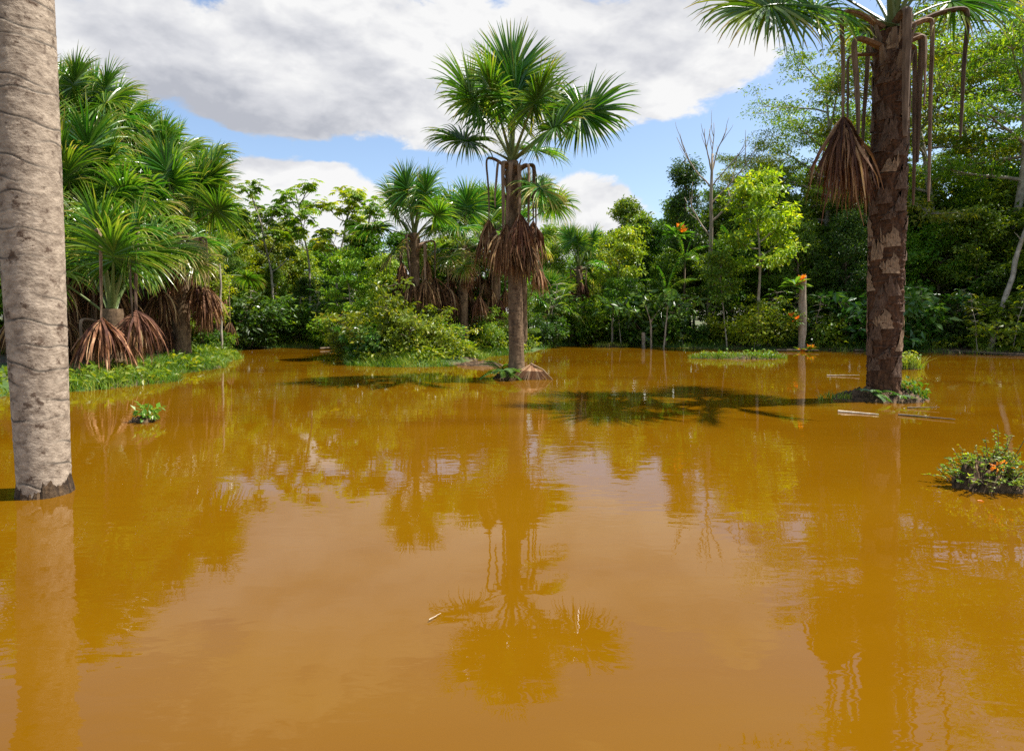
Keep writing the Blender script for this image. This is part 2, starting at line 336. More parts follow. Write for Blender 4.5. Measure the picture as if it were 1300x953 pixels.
# ------------------------------------------------------------------ fan palms
def fan_leaf(seed, el, pet, R, nseg=80, spread=300, roll=0.0, droop=.5, arc=.35, dry=.0, width=.042):
    """leaf leaning out along +X; returns (blade mesh, stalk mesh)"""
    rng = np.random.default_rng(seed); d = np.array([cos(el), 0, sin(el)]); p = np.zeros(3); pts = [p.copy()]
    for k in range(9):
        p = p+d*pet/9; pts.append(p.copy()); d = nrm(d+np.array([0, 0, -1])*arc/9*(.3+k/6)*cos(el))
    st = MB(); tube(st, pts, np.linspace(.055, .022, 10)*np.r_[1.7, 1.25, np.ones(8)], 6, rng.uniform(.2, .9), flat=.55)
    s0 = np.array([0., 1, 0]); n0 = nrm(np.cross(d, s0)); s = s0*cos(roll)+n0*sin(roll); n = nrm(np.cross(d, s)); s = nrm(np.cross(n, d))
    bl = MB(); K = 6; prof = np.array([.55, .95, 1.0, .86, .62, .34, .05]); sp = radians(spread)
    tube(bl, [p, p+d*R*.13, p+d*R*.25+np.array([0, 0, -.02])*R], [.018, .014, .004], 5, .4)
    for i in range(nseg):
        th = -sp/2+sp*(i+.5)/nseg+rng.normal(0, .02); f = 1-abs(th)/(sp/2)
        b = p+d*R*.25*f**1.2-np.array([0, 0, 1])*R*.02*f
        Ls = R*(.72+.28*cos(th*.55))*rng.uniform(.9, 1.04)*(1-.25*f**1.2)
        q = nrm(cos(th)*d+sin(th)*s+n*(.10+rng.normal(0, .09)))
        nn = nrm(n+.3*rng.normal(0, 1, 3)); V = []; pos = b.copy(); g = droop*rng.uniform(.75, 1.3)
        if rng.random() < .07: g *= 3
        for k in range(K+1):
            side = nrm(np.cross(q, nn)); up = np.cross(side, q); w = width*R*prof[k]*.5
            V += [pos-side*w, pos-up*w*.7, pos+side*w]
            pos = pos+q*Ls/K; q = nrm(q+np.array([0, 0, -1])*g*((k+1)/K)**1.3*.42)
        Q = []; T = []
        base = rng.uniform(.05, .72)+dry
        for k in range(K):
            for c in (0, 1):
                Q.append((3*k+c, 3*k+c+1, 3*k+c+4, 3*k+c+3)); T.append(min(1, base+(.36+dry)*max(0, (k-2.2)/3)*rng.uniform(.3, 1.5)))
        bl.add(V, Q, T)
    return bl.mesh('leaf', M['palm']), st.mesh('leaf_stalk', M['palm_stalk'])

def chaikin(P, it=2):
    P = np.asarray(P, float)
    for _ in range(it):
        A = P[:-1]*.75+P[1:]*.25; B = P[:-1]*.25+P[1:]*.75
        P = np.vstack([P[:1], np.stack([A, B], 1).reshape(-1, 3), P[-1:]])
    return P
def dead_leaf(seed, reach=.45, rise=.15, drop=1.4, blen=1.2, wide=.62, nseg=110, sw=.05):
    """dry leaf: stalk goes out, kinks and hangs straight down, ending in a brush of limp segments"""
    rng = np.random.default_rng(seed); st = MB(); lat = rng.normal(0, .07); k = rng.uniform(-.06, .10)
    P = chaikin([(0, 0, -.05), (reach*.5, 0, rise*.8), (reach*.96, 0, rise+.02), (reach*1.06, 0, rise-.10), (reach+k*.4, lat*.4, rise-(rise+drop)*.4), (reach+k*.8, lat*.9, rise-(rise+drop)*.75), (reach+k*.6, lat, -drop)])
    f = np.linspace(0, 1, len(P)); tube(st, P, sw*(1.55-.75*np.minimum(1, f*2.2)+.25*np.sin(f*pi)-.35*f**3), 6, rng.uniform(.25, .8), flat=.5)
    stm = st.mesh('leaf_stalk', M['dead_stalk'])
    if blen <= 0: return None, stm
    bl = MB(); e = P[-1]; K = 7; prof = np.array([.5, .9, 1, 1, .85, .65, .4, .12])
    for i in range(nseg):
        az = rng.uniform(0, 2*pi); a = 1.25*wide*math.sqrt(rng.random())
        if rng.random() < .05: a *= 1.5
        out = np.array([cos(az), sin(az), 0]); q = nrm(np.array([0, 0, -cos(a)])+out*sin(a)); Ls = blen*rng.uniform(.5, 1.0)*(1.18 if rng.random() < .12 else 1); pos = e+np.array([0, 0, rng.uniform(-.03, .08)])
        V = []; nn = nrm(out+.6*rng.normal(0, 1, 3)); w0 = rng.uniform(.012, .026)
        for k in range(K+1):
            side = nrm(np.cross(q, nn)); V += [pos-side*w0*prof[k], pos+side*w0*prof[k]]
            pos = pos+q*Ls/K; q = nrm(q+np.array([0, 0, -1])*.17*(1+k*.25)+.075*rng.normal(0, 1, 3)); nn = nrm(nn+.25*rng.normal(0, 1, 3))
        t0 = rng.uniform(.0, .75)+.3*(rng.random() < .15)
        bl.add(V, [(2*k, 2*k+1, 2*k+3, 2*k+2) for k in range(K)], np.clip(t0+rng.normal(0, .08, K), 0, 1))
    return bl.mesh('dead_leaf', M['dead']), stm

def palm_trunk(seed, h, r0, r1, lean=(0, 0), bulge=0.0, ring=.14, amp=.012, ns=28, nz=90, mat='palm_bark', flare=.25, rough=.01, crack=.5, thin=.075):
    rng = np.random.default_rng(seed); zs = np.linspace(-.5, h, nz); a = np.linspace(0, 2*pi, ns, endpoint=False)
    A, Z = np.meshgrid(a, zs); t = np.clip(Z/h, 0, 1)
    R = r0+(r1-r0)*t+bulge*np.sin(pi*np.clip(t*1.1, 0, 1))+flare*r0*np.exp(-np.maximum(Z, 0)/.18)
    T = np.full(Z.shape, .5); z = .1
    while z < h:
        ph = rng.uniform(0, 2*pi, 4); zz = z+.22*ring*np.sin(A+ph[0])+.12*ring*np.sin(2*A+ph[1])+.05*ring*np.sin(5*A+ph[2])
        mask = np.clip(.65+.6*np.sin(A*1+ph[3])+.3*np.sin(3*A+ph[1]), 0, 1)
        x = (Z-zz)/(thin*ring+.003+.003*(thin > .05))
        R = R+amp*mask*np.exp(-x**2)-amp*.6*mask*np.exp(-(x-1.6)**2); T = T-crack*mask*np.exp(-((x-1.3)/.9)**2)+.22*mask*np.exp(-(x+.3)**2)
        z += ring*rng.uniform(.65, 1.35)
    R = R+rough*(np.sin(7*A+Z*9+3*np.sin(Z*4))*.4+np.sin(13*A-Z*23)*.3)+rng.normal(0, rough*.35, Z.shape)
    X = R*np.cos(A)+lean[0]*t**1.2*1.0; Yv = R*np.sin(A)+lean[1]*t**1.2
    V = np.stack([X, Yv, Z], -1).reshape(-1, 3); i = np.arange(nz-1)[:, None]*ns+np.arange(ns)[None]; j = np.arange(nz-1)[:, None]*ns+(np.arange(ns)[None]+1) % ns
    mb = MB(); tq = np.clip((T[:-1]+T[1:])/2, 0, 1).reshape(-1)
    mb.add(V, np.stack([i, j, j+ns, i+ns], -1).reshape(-1, 4), tq)
    o = (nz-1)*ns; mb.add(V[o:], [(k, k+1, ns-2-k, ns-1-k) for k in range(ns//2-1)], .3)
    return mb.mesh('trunk', M[mat], True)

# libraries of leaves shared between the palms further back
LIB = []
for k, (el, pet, R, sp, roll, dr, arc) in enumerate([(80, 1.2, 1.15, 250, .2, .30, .2), (72, 1.3, 1.25, 280, -.5, .45, .3), (62, 1.35, 1.25, 300, .5, .6, .35), (55, 1.45, 1.3, 310, -.3, .7, .45),
        (45, 1.45, 1.3, 310, .7, .8, .5), (36, 1.5, 1.25, 315, -.8, .9, .55), (25, 1.4, 1.25, 315, .2, 1.0, .6), (14, 1.35, 1.2, 310, -.4, 1.1, .6), (2, 1.2, 1.15, 300, .5, 1.2, .5), (66, 1.5, 1.2, 290, 1.0, .5, .3)]):
    LIB.append((radians(el), fan_leaf(100+k, radians(el), pet, R*1.05, 76, sp, roll, dr*1.3, arc, .03*(k > 5))))
DRY = [fan_leaf(140+k, radians(-10-14*k), 1.1, 1.1, 64, 300, .3*k, 1.4, .6, .32) for k in range(2)]+[fan_leaf(150+k, radians(38-30*k), 1.3, 1.25, 64, 310, .5-.9*k, 1.3, .6, .22) for k in range(2)]
DEAD = [dead_leaf(160+k, rch, .12, dp, bl, wd) for k, (rch, dp, bl, wd) in enumerate([(.4, .9, 1.15, .5), (.5, 1.4, 1.25, .62), (.35, 1.8, 1.1, .55), (.6, 1.15, 1.3, .7), (.45, 2.2, 1.2, .5), (.3, .6, 1.0, .45)])]

def add_leaf(root, hub, meshes, az, scale=1.0, name='leaf', tilt=0.0):
    bl, st = meshes
    if bl is None: return part('leaf_stalk', st, root, hub, (0, tilt, az), scale)
    o = part(name, bl, root, hub, (0, tilt, az), scale); part('leaf_stalk', st, o); return o

GL = 'fan palms crowded on the left bank'
def palm(label, base, h, r0=.2, r1=.17, lean=(0, 0), n=14, ndead=6, scale=1.0, seed=0, group=None, lo=0, hi=9, trunk=None, name='fan_palm', dead_scale=None):
    rng = np.random.default_rng(seed); root = empty(name, base); tag(root, label, 'palm tree', group)
    part('trunk', trunk or palm_trunk(seed, h, r0, r1, lean, ring=.16, ns=20, nz=60), root)
    hub = np.array([lean[0], lean[1], h])
    for i in range(n):
        f = i/max(1, n-1); k = int(round(lo+(hi-lo-1)*f)) if rng.random() < .85 else 9
        k = min(8, max(0, k)) if k != 9 else 9
        add_leaf(root, tuple(hub+np.array([0, 0, -.25*f])), LIB[k][1], i*2.39996+rng.uniform(-.4, .4), scale*rng.uniform(.86, 1.12))
    for i in range((1+(n > 10)) if group != GL else 0 if n < 10 else 3):
        add_leaf(root, tuple(hub-np.array([0, 0, .1+.06*i])), DRY[i % len(DRY)], rng.uniform(0, 6.28)+i, scale*.95)
    for i in range(ndead):
        a = i*2.39996+seed; add_leaf(root, tuple(hub+np.array([cos(a)*r1*.8, sin(a)*r1*.8, -.25-.12*(i % 4)])), DEAD[int(rng.integers(0, 6))], a, (dead_scale or scale)*rng.uniform(.8, 1.1), 'dead_leaf')
    return root

# --- the tall palm whose bare grey trunk stands close by on the left
def near_palm():
    b = ground(57, 626); top = at(14, 0, b.y); dx = (top.x-b.x)/(top.z)*9.2*.9
    root = empty('fan_palm', b); tag(root, 'fan palm with smooth pale grey ringed trunk rising straight out of the water', 'palm tree')
    part('trunk', palm_trunk(5, 9.2, .182, .225, (dx, .1), bulge=.035, ring=.17, amp=.0035, ns=120, nz=1100, mat='palm_bark_grey', flare=.02, rough=.0022, crack=.8, thin=.035), root)
    # torn dark wet collar of old fibre at the waterline
    rng = np.random.default_rng(8); ns = 64; mb = MB(); a = np.linspace(0, 2*pi, ns, endpoint=False)
    topz = .11+.035*np.sin(2*a+1)+.03*np.sin(5*a)+rng.normal(0, .016, ns); V = []
    for f in (0, .35, .7, 1.0):
        r = .200+.010*(1-f)+rng.normal(0, .0035, ns)-(.016 if f == 1 else 0); z = -.3+(topz+.3)*f
        V.append(np.stack([r*np.cos(a)+.003, r*np.sin(a), z], -1))
    V = np.concatenate(V); mb.add(V, [(i*ns+j, i*ns+(j+1) % ns, (i+1)*ns+(j+1) % ns, (i+1)*ns+j) for i in range(3) for j in range(ns)], rng.uniform(.05, .6, 3*ns))
    o = part('bark_collar', mb.mesh('bark_collar', M['mud'], False), root); o['label'] = 'torn dark wet bark at the waterline'
    hub = (dx, .1, 9.2)
    for i in range(11): add_leaf(root, hub, LIB[[0, 1, 2, 3, 4, 5, 6, 9, 2, 4, 7][i]][1], i*2.4+.5, 1.15)
    for i in range(3): add_leaf(root, (dx, .1, 9.0), DEAD[i], i*2.1+2.6, 1.0, 'dead_leaf')
near_palm()

# --- the palm in the middle of the pond
def centre_palm():
    b = ground(656, 480); hub = at(650, 205, b.y); h = hub.z; lx = hub.x-b.x
    root = empty('fan_palm', b); tag(root, 'lone fan palm with full round crown and skirt of dead leaves in open water', 'palm tree')
    part('trunk', palm_trunk(21, h, .185, .15, (lx, 0), ring=.13, amp=.010, ns=40, nz=260, mat='palm_bark', flare=.45, rough=.008, crack=.42), root)
    H = np.array([lx, 0, h])
    spec = [(268, 80, 1.75, 1.42, 210, .0, .20), (196, 58, 1.62, 1.36, 300, -1.0, .62), (352, 36, 1.95, 1.42, 300, 1.1, .62), (35, 58, 1.75, 1.3, 280, .7, .5),
            (100, 66, 1.6, 1.3, 290, .2, .5), (148, 62, 1.55, 1.3, 290, -.5, .55), (300, 50, 1.45, 1.25, 300, .5, .7), (235, 62, 1.5, 1.25, 290, -.6, .55),
            (318, 28, 1.35, 1.2, 305, .9, .75), (60, 30, 1.3, 1.15, 300, .3, .9), (175, 30, 1.2, 1.15, 300, -.6, 1.0), (280, 72, 1.3, 1.2, 260, .8, .35)]
    for i, (az, el, pet, R, sp, roll, dr) in enumerate(spec):
        add_leaf(root, tuple(H), fan_leaf(200+i, radians(el), pet*.95, R*1.10, 84, sp, roll, dr, .3), radians(az))
    add_leaf(root, tuple(H-np.array([0, 0, .35])), fan_leaf(220, radians(-15), .7, 1.05, 46, 280, .5, 1.1, .5, .28), radians(335))
    for i, (az, reach, rise, drop, bl, wd) in enumerate([(188, .48, .18, 1.35, 1.15, .45), (265, .22, .05, 1.45, 1.25, .62), (325, .35, .08, 1.75, 1.2, .55), (205, .25, .05, 1.0, 0, .5), (15, .40, .1, 1.3, 1.1, .5), (90, .35, .1, 1.5, 1.2, .5), (240, .3, .02, 1.75, 1.0, .4), (295, .28, .0, 1.2, 1.2, .55), (350, .42, .12, 1.6, .0, .4)]):
        a = radians(az); add_leaf(root, tuple(H+np.array([cos(a)*.12, sin(a)*.12, -.12-.05*(i % 3)])), dead_leaf(240+i, reach, rise, drop, bl, wd, 150), a, 1.0, 'dead_leaf')
    for i in range(20):   # short sheaths of old leaf bases under the crown
        a = i*2.4; z = h-.1-.045*i; add_leaf(root, (lx*z/h+cos(a)*.1, sin(a)*.1, z), (None, BOOT_STUB), a, 1.0)
    return b
st_ = MB(); tube(st_, [(0, 0, -.28), (.05, 0, -.05), (.12, 0, .16)], [.07, .06, .03], 6, .4, flat=.5); BOOT_STUB = st_.mesh('leaf_stub', M['dead_stalk'])
CB = centre_palm()

# --- the palm with the shaggy dark trunk
def shaggy_palm():
    b = ground(1121, 507); hub = at(1133, 42, b.y); h = hub.z; lx = hub.x-b.x
    root = empty('fan_palm', b); tag(root, 'fan palm with thick shaggy dark brown trunk on a small mud mound', 'palm tree')
    part('trunk', palm_trunk(31, h, .245, .265, (lx, 0), bulge=.02, ring=.17, amp=.016, ns=72, nz=420, mat='palm_bark_dark', flare=.12, rough=.022, crack=.3), root)
    rng = np.random.default_rng(31); H = np.array([lx, 0, h])
    shp = []
    for v in range(8):       # torn wedge-shaped leaf bases clasping the trunk
        mb = MB(); nu, nv = 9, 7; V = []; r2 = np.random.default_rng(500+v); skew = r2.choice([-1, 1])*r2.uniform(.15, .6); w0 = r2.uniform(.30, .60); pw = r2.uniform(.08, .40); rag = r2.normal(0, .11, nu+1)
        for j in range(nv+1):
            f = j/nv; half = w0*(1-f*.92)**pw*(1+.10*r2.normal())
            for i in range(nu+1):
                u = (i/nu*2-1)*half+skew*f; rr = 1.035+.07*(1-f)*(1-abs(i/nu*2-1)**2)+.05*f+r2.normal(0, .018)
                V.append((rr*cos(u), rr*sin(u), -.12+(.36+rag[i])*f))
        mb.add(V, [(j*(nu+1)+i, j*(nu+1)+i+1, (j+1)*(nu+1)+i+1, (j+1)*(nu+1)+i) for j in range(nv) for i in range(nu)], r2.uniform(.35, .7, nu*nv))
        shp.append(mb.mesh('leaf_base', M['boot_light' if v in (2, 6) else 'boot'], True))
    for i in range(84):
        z = .30+(h-.6)*(i/83)+rng.uniform(-.06, .06); az = i*2.39996+rng.uniform(-.5, .5); k = int(rng.integers(0, 8))
        part('leaf_base', shp[k], root, (lx*(z/h)**1.2, 0, z), (rng.uniform(-.12, .12), rng.uniform(-.05, .05), az), (.245+.02*z/h+.02*sin(pi*min(1, z/h*1.1)),)*2+(rng.uniform(.5, 1.1),))
    spec = [(188, 13, 2.15, 1.6, 300, -1.0, .9), (178, 20, 1.35, 1.45, 300, -.7, .95), (8, 30, 1.25, 1.4, 300, .9, 1.05), (262, 66, 2.3, 1.5, 290, .2, .6), (95, 60, 2.0, 1.4, 290, .2, .6),
            (40, 48, 2.0, 1.45, 300, .4, .9), (140, 46, 2.0, 1.4, 300, -.4, .8), (300, 60, 2.2, 1.4, 300, .6, .7), (225, 62, 2.3, 1.5, 300, -.6, .7), (335, 56, 2.2, 1.5, 300, .7, .85), (10, 84, 2.0, 1.4, 240, 0, .3), (70, 30, 1.8, 1.4, 300, .4, 1.0)]
    for i, (az, el, pet, R, sp, roll, dr) in enumerate(spec):
        add_leaf(root, tuple(H+np.array([0, 0, .1])), fan_leaf(300+i, radians(el), pet, R*1.05, 80, sp, roll, dr, .38, .04), radians(az), 1.0)
    for i, (az, reach, rise, drop, bl, wd, sw, dz) in enumerate([(190, .78, .18, 1.72, 1.62, .50, .055, .12), (200, .68, .02, 1.65, 0, .5, .06, -.25), (170, .5, -.05, 1.5, 0, .5, .04, -.3), (262, .30, .02, 2.1, 0, .5, .075, .15), (345, .40, .05, 3.1, 0, .5, .06, .1),
            (5, .34, .0, 2.2, 0, .5, .07, -.05), (350, .95, .22, 1.95, 0, .4, .06, .1), (15, .30, -.1, 2.9, .0, .5, .05, -.1), (95, .4, .1, 1.8, 1.3, .55, .05, 0), (320, .28, 0, 1.2, 0, .4, .05, -.2)]):
        a = radians(az); add_leaf(root, tuple(H+np.array([cos(a)*.20, sin(a)*.20, dz])), dead_leaf(340+i, reach, rise, drop, bl, wd, 230, sw), a, 1.0, 'dead_leaf')
    for i in range(16):
        a = i*2.4; z = h+.12-.05*i; add_leaf(root, (lx*z/h+cos(a)*.2, sin(a)*.2, z), (None, BOOT_STUB), a, 1.2)
    return b
SB = shaggy_palm()

def palm_px(label, px, Y, hub_py, **kw):
    """palm whose foot stands on the bank at distance Y under column px, crown at row hub_py"""
    g = at(px, 440, Y); x = g.x; z = max(hz(x, Y), -.25); hub = at(px, hub_py, Y)
    return palm(label, (x, Y, z), hub.z-z, **kw)
palm_px('fan palm with dark trunk and hanging brown skirt at the tip of the left bank', 231, 18.4, 296, r0=.26, r1=.22, n=17, ndead=13, scale=1.15, dead_scale=1.05, seed=41, group=GL, lo=0, hi=7)
palm_px('fan palm leaning back with brown skirt between two bigger palms of the left bank', 187, 19.8, 318, r0=.2, r1=.18, n=14, ndead=10, scale=1.15, dead_scale=1.0, seed=42, group=GL, lo=0, hi=7)
palm_px('fan palm with low dense green crown beside the grey ringed trunk', 104, 16.2, 282, r0=.24, r1=.2, n=19, ndead=12, scale=1.25, dead_scale=1.1, seed=43, group=GL, lo=0, hi=8)
palm_px('tallest fan palm of the left bank, its crown just behind the grey ringed trunk', 78, 19.5, 170, r0=.22, r1=.18, n=17, ndead=4, scale=1.1, dead_scale=1.0, seed=44, group=GL)
palm_px('tall fan palm with small round crown, second tallest on the left bank', 118, 21.0, 172, r0=.2, r1=.17, n=17, ndead=4, scale=1.1, dead_scale=1.0, seed=45, group=GL)
palm_px('short fan palm with green leaf stalks rising over big dead fans at the waterline', 143, 14.6, 392, r0=.26, r1=.24, n=8, ndead=3, scale=1.25, dead_scale=1.0, seed=46, group=GL, lo=0, hi=5)
palm_px('small fan palm with short skirt beside the pale pole on the left bank', 276, 24.0, 345, r0=.18, r1=.16, n=10, ndead=6, scale=.75, seed=47, group=GL)
palm_px('fan palm with crown rising in the middle of the left bank palms', 168, 23.0, 228, r0=.2, r1=.17, n=18, ndead=5, scale=1.25, dead_scale=1.0, seed=48, group=GL)
palm_px('fan palm at the back of the left bank with leaves against the sky', 212, 24.5, 232, r0=.2, r1=.17, n=18, ndead=5, scale=1.2, dead_scale=1.0, seed=49, group=GL)
palm_px('fan palm partly hidden behind the foot of the grey ringed trunk', 62, 15.2, 300, r0=.22, r1=.19, n=17, ndead=12, scale=1.15, dead_scale=1.1, seed=50, group=GL)
GM = 'fan palms behind the lone palm'
palm_px('fan palm with bright round crown and split brown skirt above the bushy spit', 527, 21.5, 296, r0=.19, r1=.17, n=14, ndead=8, scale=1.0, seed=61, group=GM, lo=0, hi=7)
palm_px('fan palm with slim blackish trunk and dead skirt at the edge of the bushy spit', 588, 23.0, 312, r0=.2, r1=.17, n=12, ndead=8, scale=1.0, seed=62, group=GM)
palm_px('fan palm half hidden behind the stem of the lone palm', 628, 24.5, 305, r0=.19, r1=.16, n=12, ndead=8, scale=1.0, seed=63, group=GM)
palm_px('fan palm with drooping yellowing leaves just behind the lone palm', 664, 25.5, 285, r0=.19, r1=.16, n=11, ndead=3, scale=1.0, seed=64, group=GM, lo=2, hi=9)
palm_px('far fan palm with brown skirt on the back bank of the pond', 735, 33.5, 338, r0=.2, r1=.17, n=12, ndead=6, scale=1.05, seed=65, group=GM)
palm_px('young short fan palm with bright green leaves on the back bank', 697, 31.0, 392, r0=.17, r1=.16, n=12, ndead=0, scale=.9, seed=66, group=GM)

# big dead fans hanging down to the ground under the short palm
for i, (px, py, Y, s, lab) in enumerate([(130, 408, 13.6, 1.35, 'widest dead brown fan leaf slumped on the bank under the short palm'), (166, 405, 13.9, 1.05, 'narrow dead brown fan leaf propped between two wider dead fans'), (186, 398, 14.1, 1.25, 'dead brown fan leaf slumped beside the rosette of green stalks')]):
    e = at(px, py, Y); bm_, sm_ = dead_leaf(400+i, .1, .05, 1.5, 1.08, .80 if i != 1 else .4, 150, .04)
    o = part('fallen_leaf', bm_, None, (e.x-.1*s, Y, e.z+1.5*s), (0, 0, i*1.3), s); part('leaf_stalk', sm_, o); tag(o, lab, 'dead leaf')

# ------------------------------------------------------------------ broadleaf trees, bushes and saplings
def clump(mb, rng, c, R, flat, n, ln, wd, t0=.5, droop=.25, updir=1.0, fine=False, outw=True):
    v = rng.normal(0, 1, (n, 3)); v = nrm(v)*(rng.random((n, 1))**.45); off = v*R*np.array([1, 1, flat])
    d = nrm(np.column_stack([v[:, 0], v[:, 1], v[:, 2]*.4-droop])+.5*rng.normal(0, 1, (n, 3)))
    ax = np.array([c[0], c[1], 0.])/max(.3, math.hypot(c[0], c[1])) if outw else np.zeros(3)
    nv = nrm(np.column_stack([rng.normal(0, .5, n), rng.normal(0, .5, n), np.full(n, updir*(.55 if outw else 1))])+.3*v+.75*ax)
    k = rng.uniform(.7, 1.3, n); leaves(mb, c+off, d, nv, ln*k, wd*k, np.clip(t0+rng.normal(0, .22, n), 0, 1), fine=fine)

def curve(rng, p, d, L, n, bend, wig=.1):
    pts = [np.array(p, float)]; d = nrm(d)
    for k in range(n):
        d = nrm(d+np.array([0, 0, bend])/n+wig*rng.normal(0, 1, 3)); pts.append(pts[-1]+d*L/n)
    return np.array(pts), d

def gen_tree(seed, H, r, cb, W, nl, style='dense', leaf=(.22, .10), nleaf=46, mat='leaf_mid', bark='bark', clR=.62, flat=.5, subs=5, top=1.0):
    rng = np.random.default_rng(seed); wood = MB(); cr = MB()
    tp, _ = curve(rng, (0, 0, -.4), (0, 0, 1), H*.93+.4, 12, 0, .045); rr = r*(1-np.linspace(0, 1, 13)*.85); rr[0] *= 1.35
    tube(wood, tp, rr, 10, .5)
    def T(t):
        x = np.clip(t, 0, 1)*12; i = min(11, int(x)); return tp[i]+(tp[i+1]-tp[i])*(x-i)
    for i in range(nl):
        f = (i+.5)/nl; t = cb+(1-cb)*f; az = i*2.39996+rng.uniform(-.5, .5)
        if style == 'layered': el = radians(8+30*f+rng.normal(0, 8)); L = W*(.75+.5*sin(pi*min(1, f*.9+.1)))*rng.uniform(.7, 1.1); bend = -.15
        elif style == 'column': el = radians(-5+rng.normal(0, 20)); L = W*(.6+.4*sin(pi*f*.9+.3))*rng.uniform(.6, 1.1); bend = -.5
        else: el = radians(5+60*f**1.3+rng.normal(0, 8)); L = W*(.95*math.sqrt(max(.05, 1-(f*1.05-.25)**2/.75)))*rng.uniform(.75, 1.12); bend = .35
        lp, ld = curve(rng, T(t), (cos(az)*cos(el), sin(az)*cos(el), sin(el)), L, 6, bend, .09)
        r0 = r*(.42-.25*t)+.012; tube(wood, lp, np.linspace(r0, .012, 7), 5, .5)
        tb = rng.uniform(.32, .66)
        for k in range(subs):
            u = .3+.7*(k+.5)/subs; q = lp[int(u*6)]; sg = 1 if k % 2 else -1
            a2 = az+sg*rng.uniform(.4, 1.2); e2 = rng.normal(.1, .25) if style != 'column' else rng.normal(-.4, .3)
            sl_ = L*.42*rng.uniform(.6, 1.15)+.2
            sp, _ = curve(rng, q, (cos(a2)*cos(e2), sin(a2)*cos(e2), sin(e2)), sl_, 4, .1 if style != 'column' else -.5, .12)
            tube(wood, sp, np.linspace(r0*.4+.004, .005, 5), 4, .5)
            for j in (2, 4):
                clump(cr, rng, sp[j], clR*rng.uniform(.7, 1.2), flat, int(nleaf*rng.uniform(.6, 1.3)), leaf[0], leaf[1], tb+rng.normal(0, .07), .25 if style != 'column' else .7)
        clump(cr, rng, lp[-1], clR*rng.uniform(.8, 1.2), flat, nleaf, leaf[0], leaf[1], tb)
    for j in range(int(5*top)): clump(cr, rng, tp[-1-(j % 3)]+rng.normal(0, .3, 3), clR, flat, nleaf, leaf[0], leaf[1], .6)
    return [('trunk', wood.mesh('trunk', M[bark], True)), ('crown', cr.mesh('crown', M[mat]))]

def gen_bush(seed, H, W, ns, leaf=(.16, .08), nleaf=40, mat='leaf_bright', clR=.38, flat=.6, bark='bark'):
    rng = np.random.default_rng(seed); wood = MB(); cr = MB()
    for i in range(ns):
        az = i*2.4+rng.uniform(-.4, .4); lean = rng.uniform(.1, .85); L = H*rng.uniform(.6, 1.08)
        sp, _ = curve(rng, (cos(az)*.12, sin(az)*.12, -.25), (cos(az)*W/H*lean*1.3, sin(az)*W/H*lean*1.3, 1), L, 7, -.25*lean, .08)
        tube(wood, sp, np.linspace(.03, .006, 8), 5, .5); tb = rng.uniform(.3, .7)
        for k in range(2, 8):
            for j in range(2):
                a2 = rng.uniform(0, 6.28); bp, _ = curve(rng, sp[k], (cos(a2), sin(a2), .35), W*.3*rng.uniform(.5, 1.2), 3, -.2, .1)
                tube(wood, bp, np.linspace(.012, .004, 4), 4, .5); clump(cr, rng, bp[-1], clR*rng.uniform(.6, 1.2), flat, int(nleaf*rng.uniform(.5, 1.3)), leaf[0], leaf[1], tb+rng.normal(0, .08))
    return [('stems', wood.mesh('stems', M[bark], True)), ('foliage', cr.mesh('foliage', M[mat]))]

def star_leaf(mb, rng, c, d, R, lobes=9, t=.5):
    """one umbrella-like lobed leaf"""
    d = nrm(d); s = nrm(np.cross(d, (0, 0, 1)) if abs(d[2]) < .95 else np.array([1., 0, 0])); u = np.cross(s, d)
    a = np.linspace(-2.5, 2.5, lobes); nv = np.tile(u, (lobes, 1)); dd = np.cos(a)[:, None]*d+np.sin(a)[:, None]*s+np.array([0, 0, -.28])
    leaves(mb, np.tile(c, (lobes, 1)), dd, nv, R*(.75+.25*np.cos(a)), R*.36, np.clip(t+rng.normal(0, .06, lobes), 0, 1), fine=False)

def gen_umbrella_tree(seed, H, r, cb, W, nl, R=.34, mat='leaf_bright', nst=8):
    rng = np.random.default_rng(seed); wood = MB(); cr = MB()
    tp, _ = curve(rng, (0, 0, -.3), (0, 0, 1), H*.95+.3, 10, 0, .05); tube(wood, tp, np.linspace(r, r*.3, 11), 8, .5); tips = [tp[-1]]
    for i in range(nl):
        t = cb+(1-cb)*i/nl; b = tp[int(t*10)]; az = i*2.4+rng.uniform(-.4, .4)
        lp, ld = curve(rng, b, (cos(az), sin(az), .35), W*rng.uniform(.6, 1.1), 6, 1.1, .07); tube(wood, lp, np.linspace(r*.4, .016, 7), 6, .5); tips.append(lp[-1])
        for k in range(3):
            a2 = az+(-1)**k*rng.uniform(.5, 1.0); sp, _ = curve(rng, lp[2+k], (cos(a2), sin(a2), .6), W*.4, 4, .6, .08); tube(wood, sp, np.linspace(r*.2, .012, 5), 5, .5); tips.append(sp[-1])
    for tipp in tips:
        for k in range(nst):
            az = k*2.4; e = rng.uniform(-.6, .9); dl = rng.uniform(.15, .5); d = np.array([cos(az)*cos(e), sin(az)*cos(e), sin(e)]); c = tipp+d*dl
            tube(wood, [tipp, tipp+d*dl*.6, c], [.008, .006, .004], 4, .6)
            star_leaf(cr, rng, c, np.array([cos(az), sin(az), -.45+rng.normal(0, .45)]), R*rng.uniform(.7, 1.15), 9, rng.uniform(.2, .9))
    return [('trunk', wood.mesh('trunk', M['bark_pale'], True)), ('crown', cr.mesh('crown', M[mat]))]

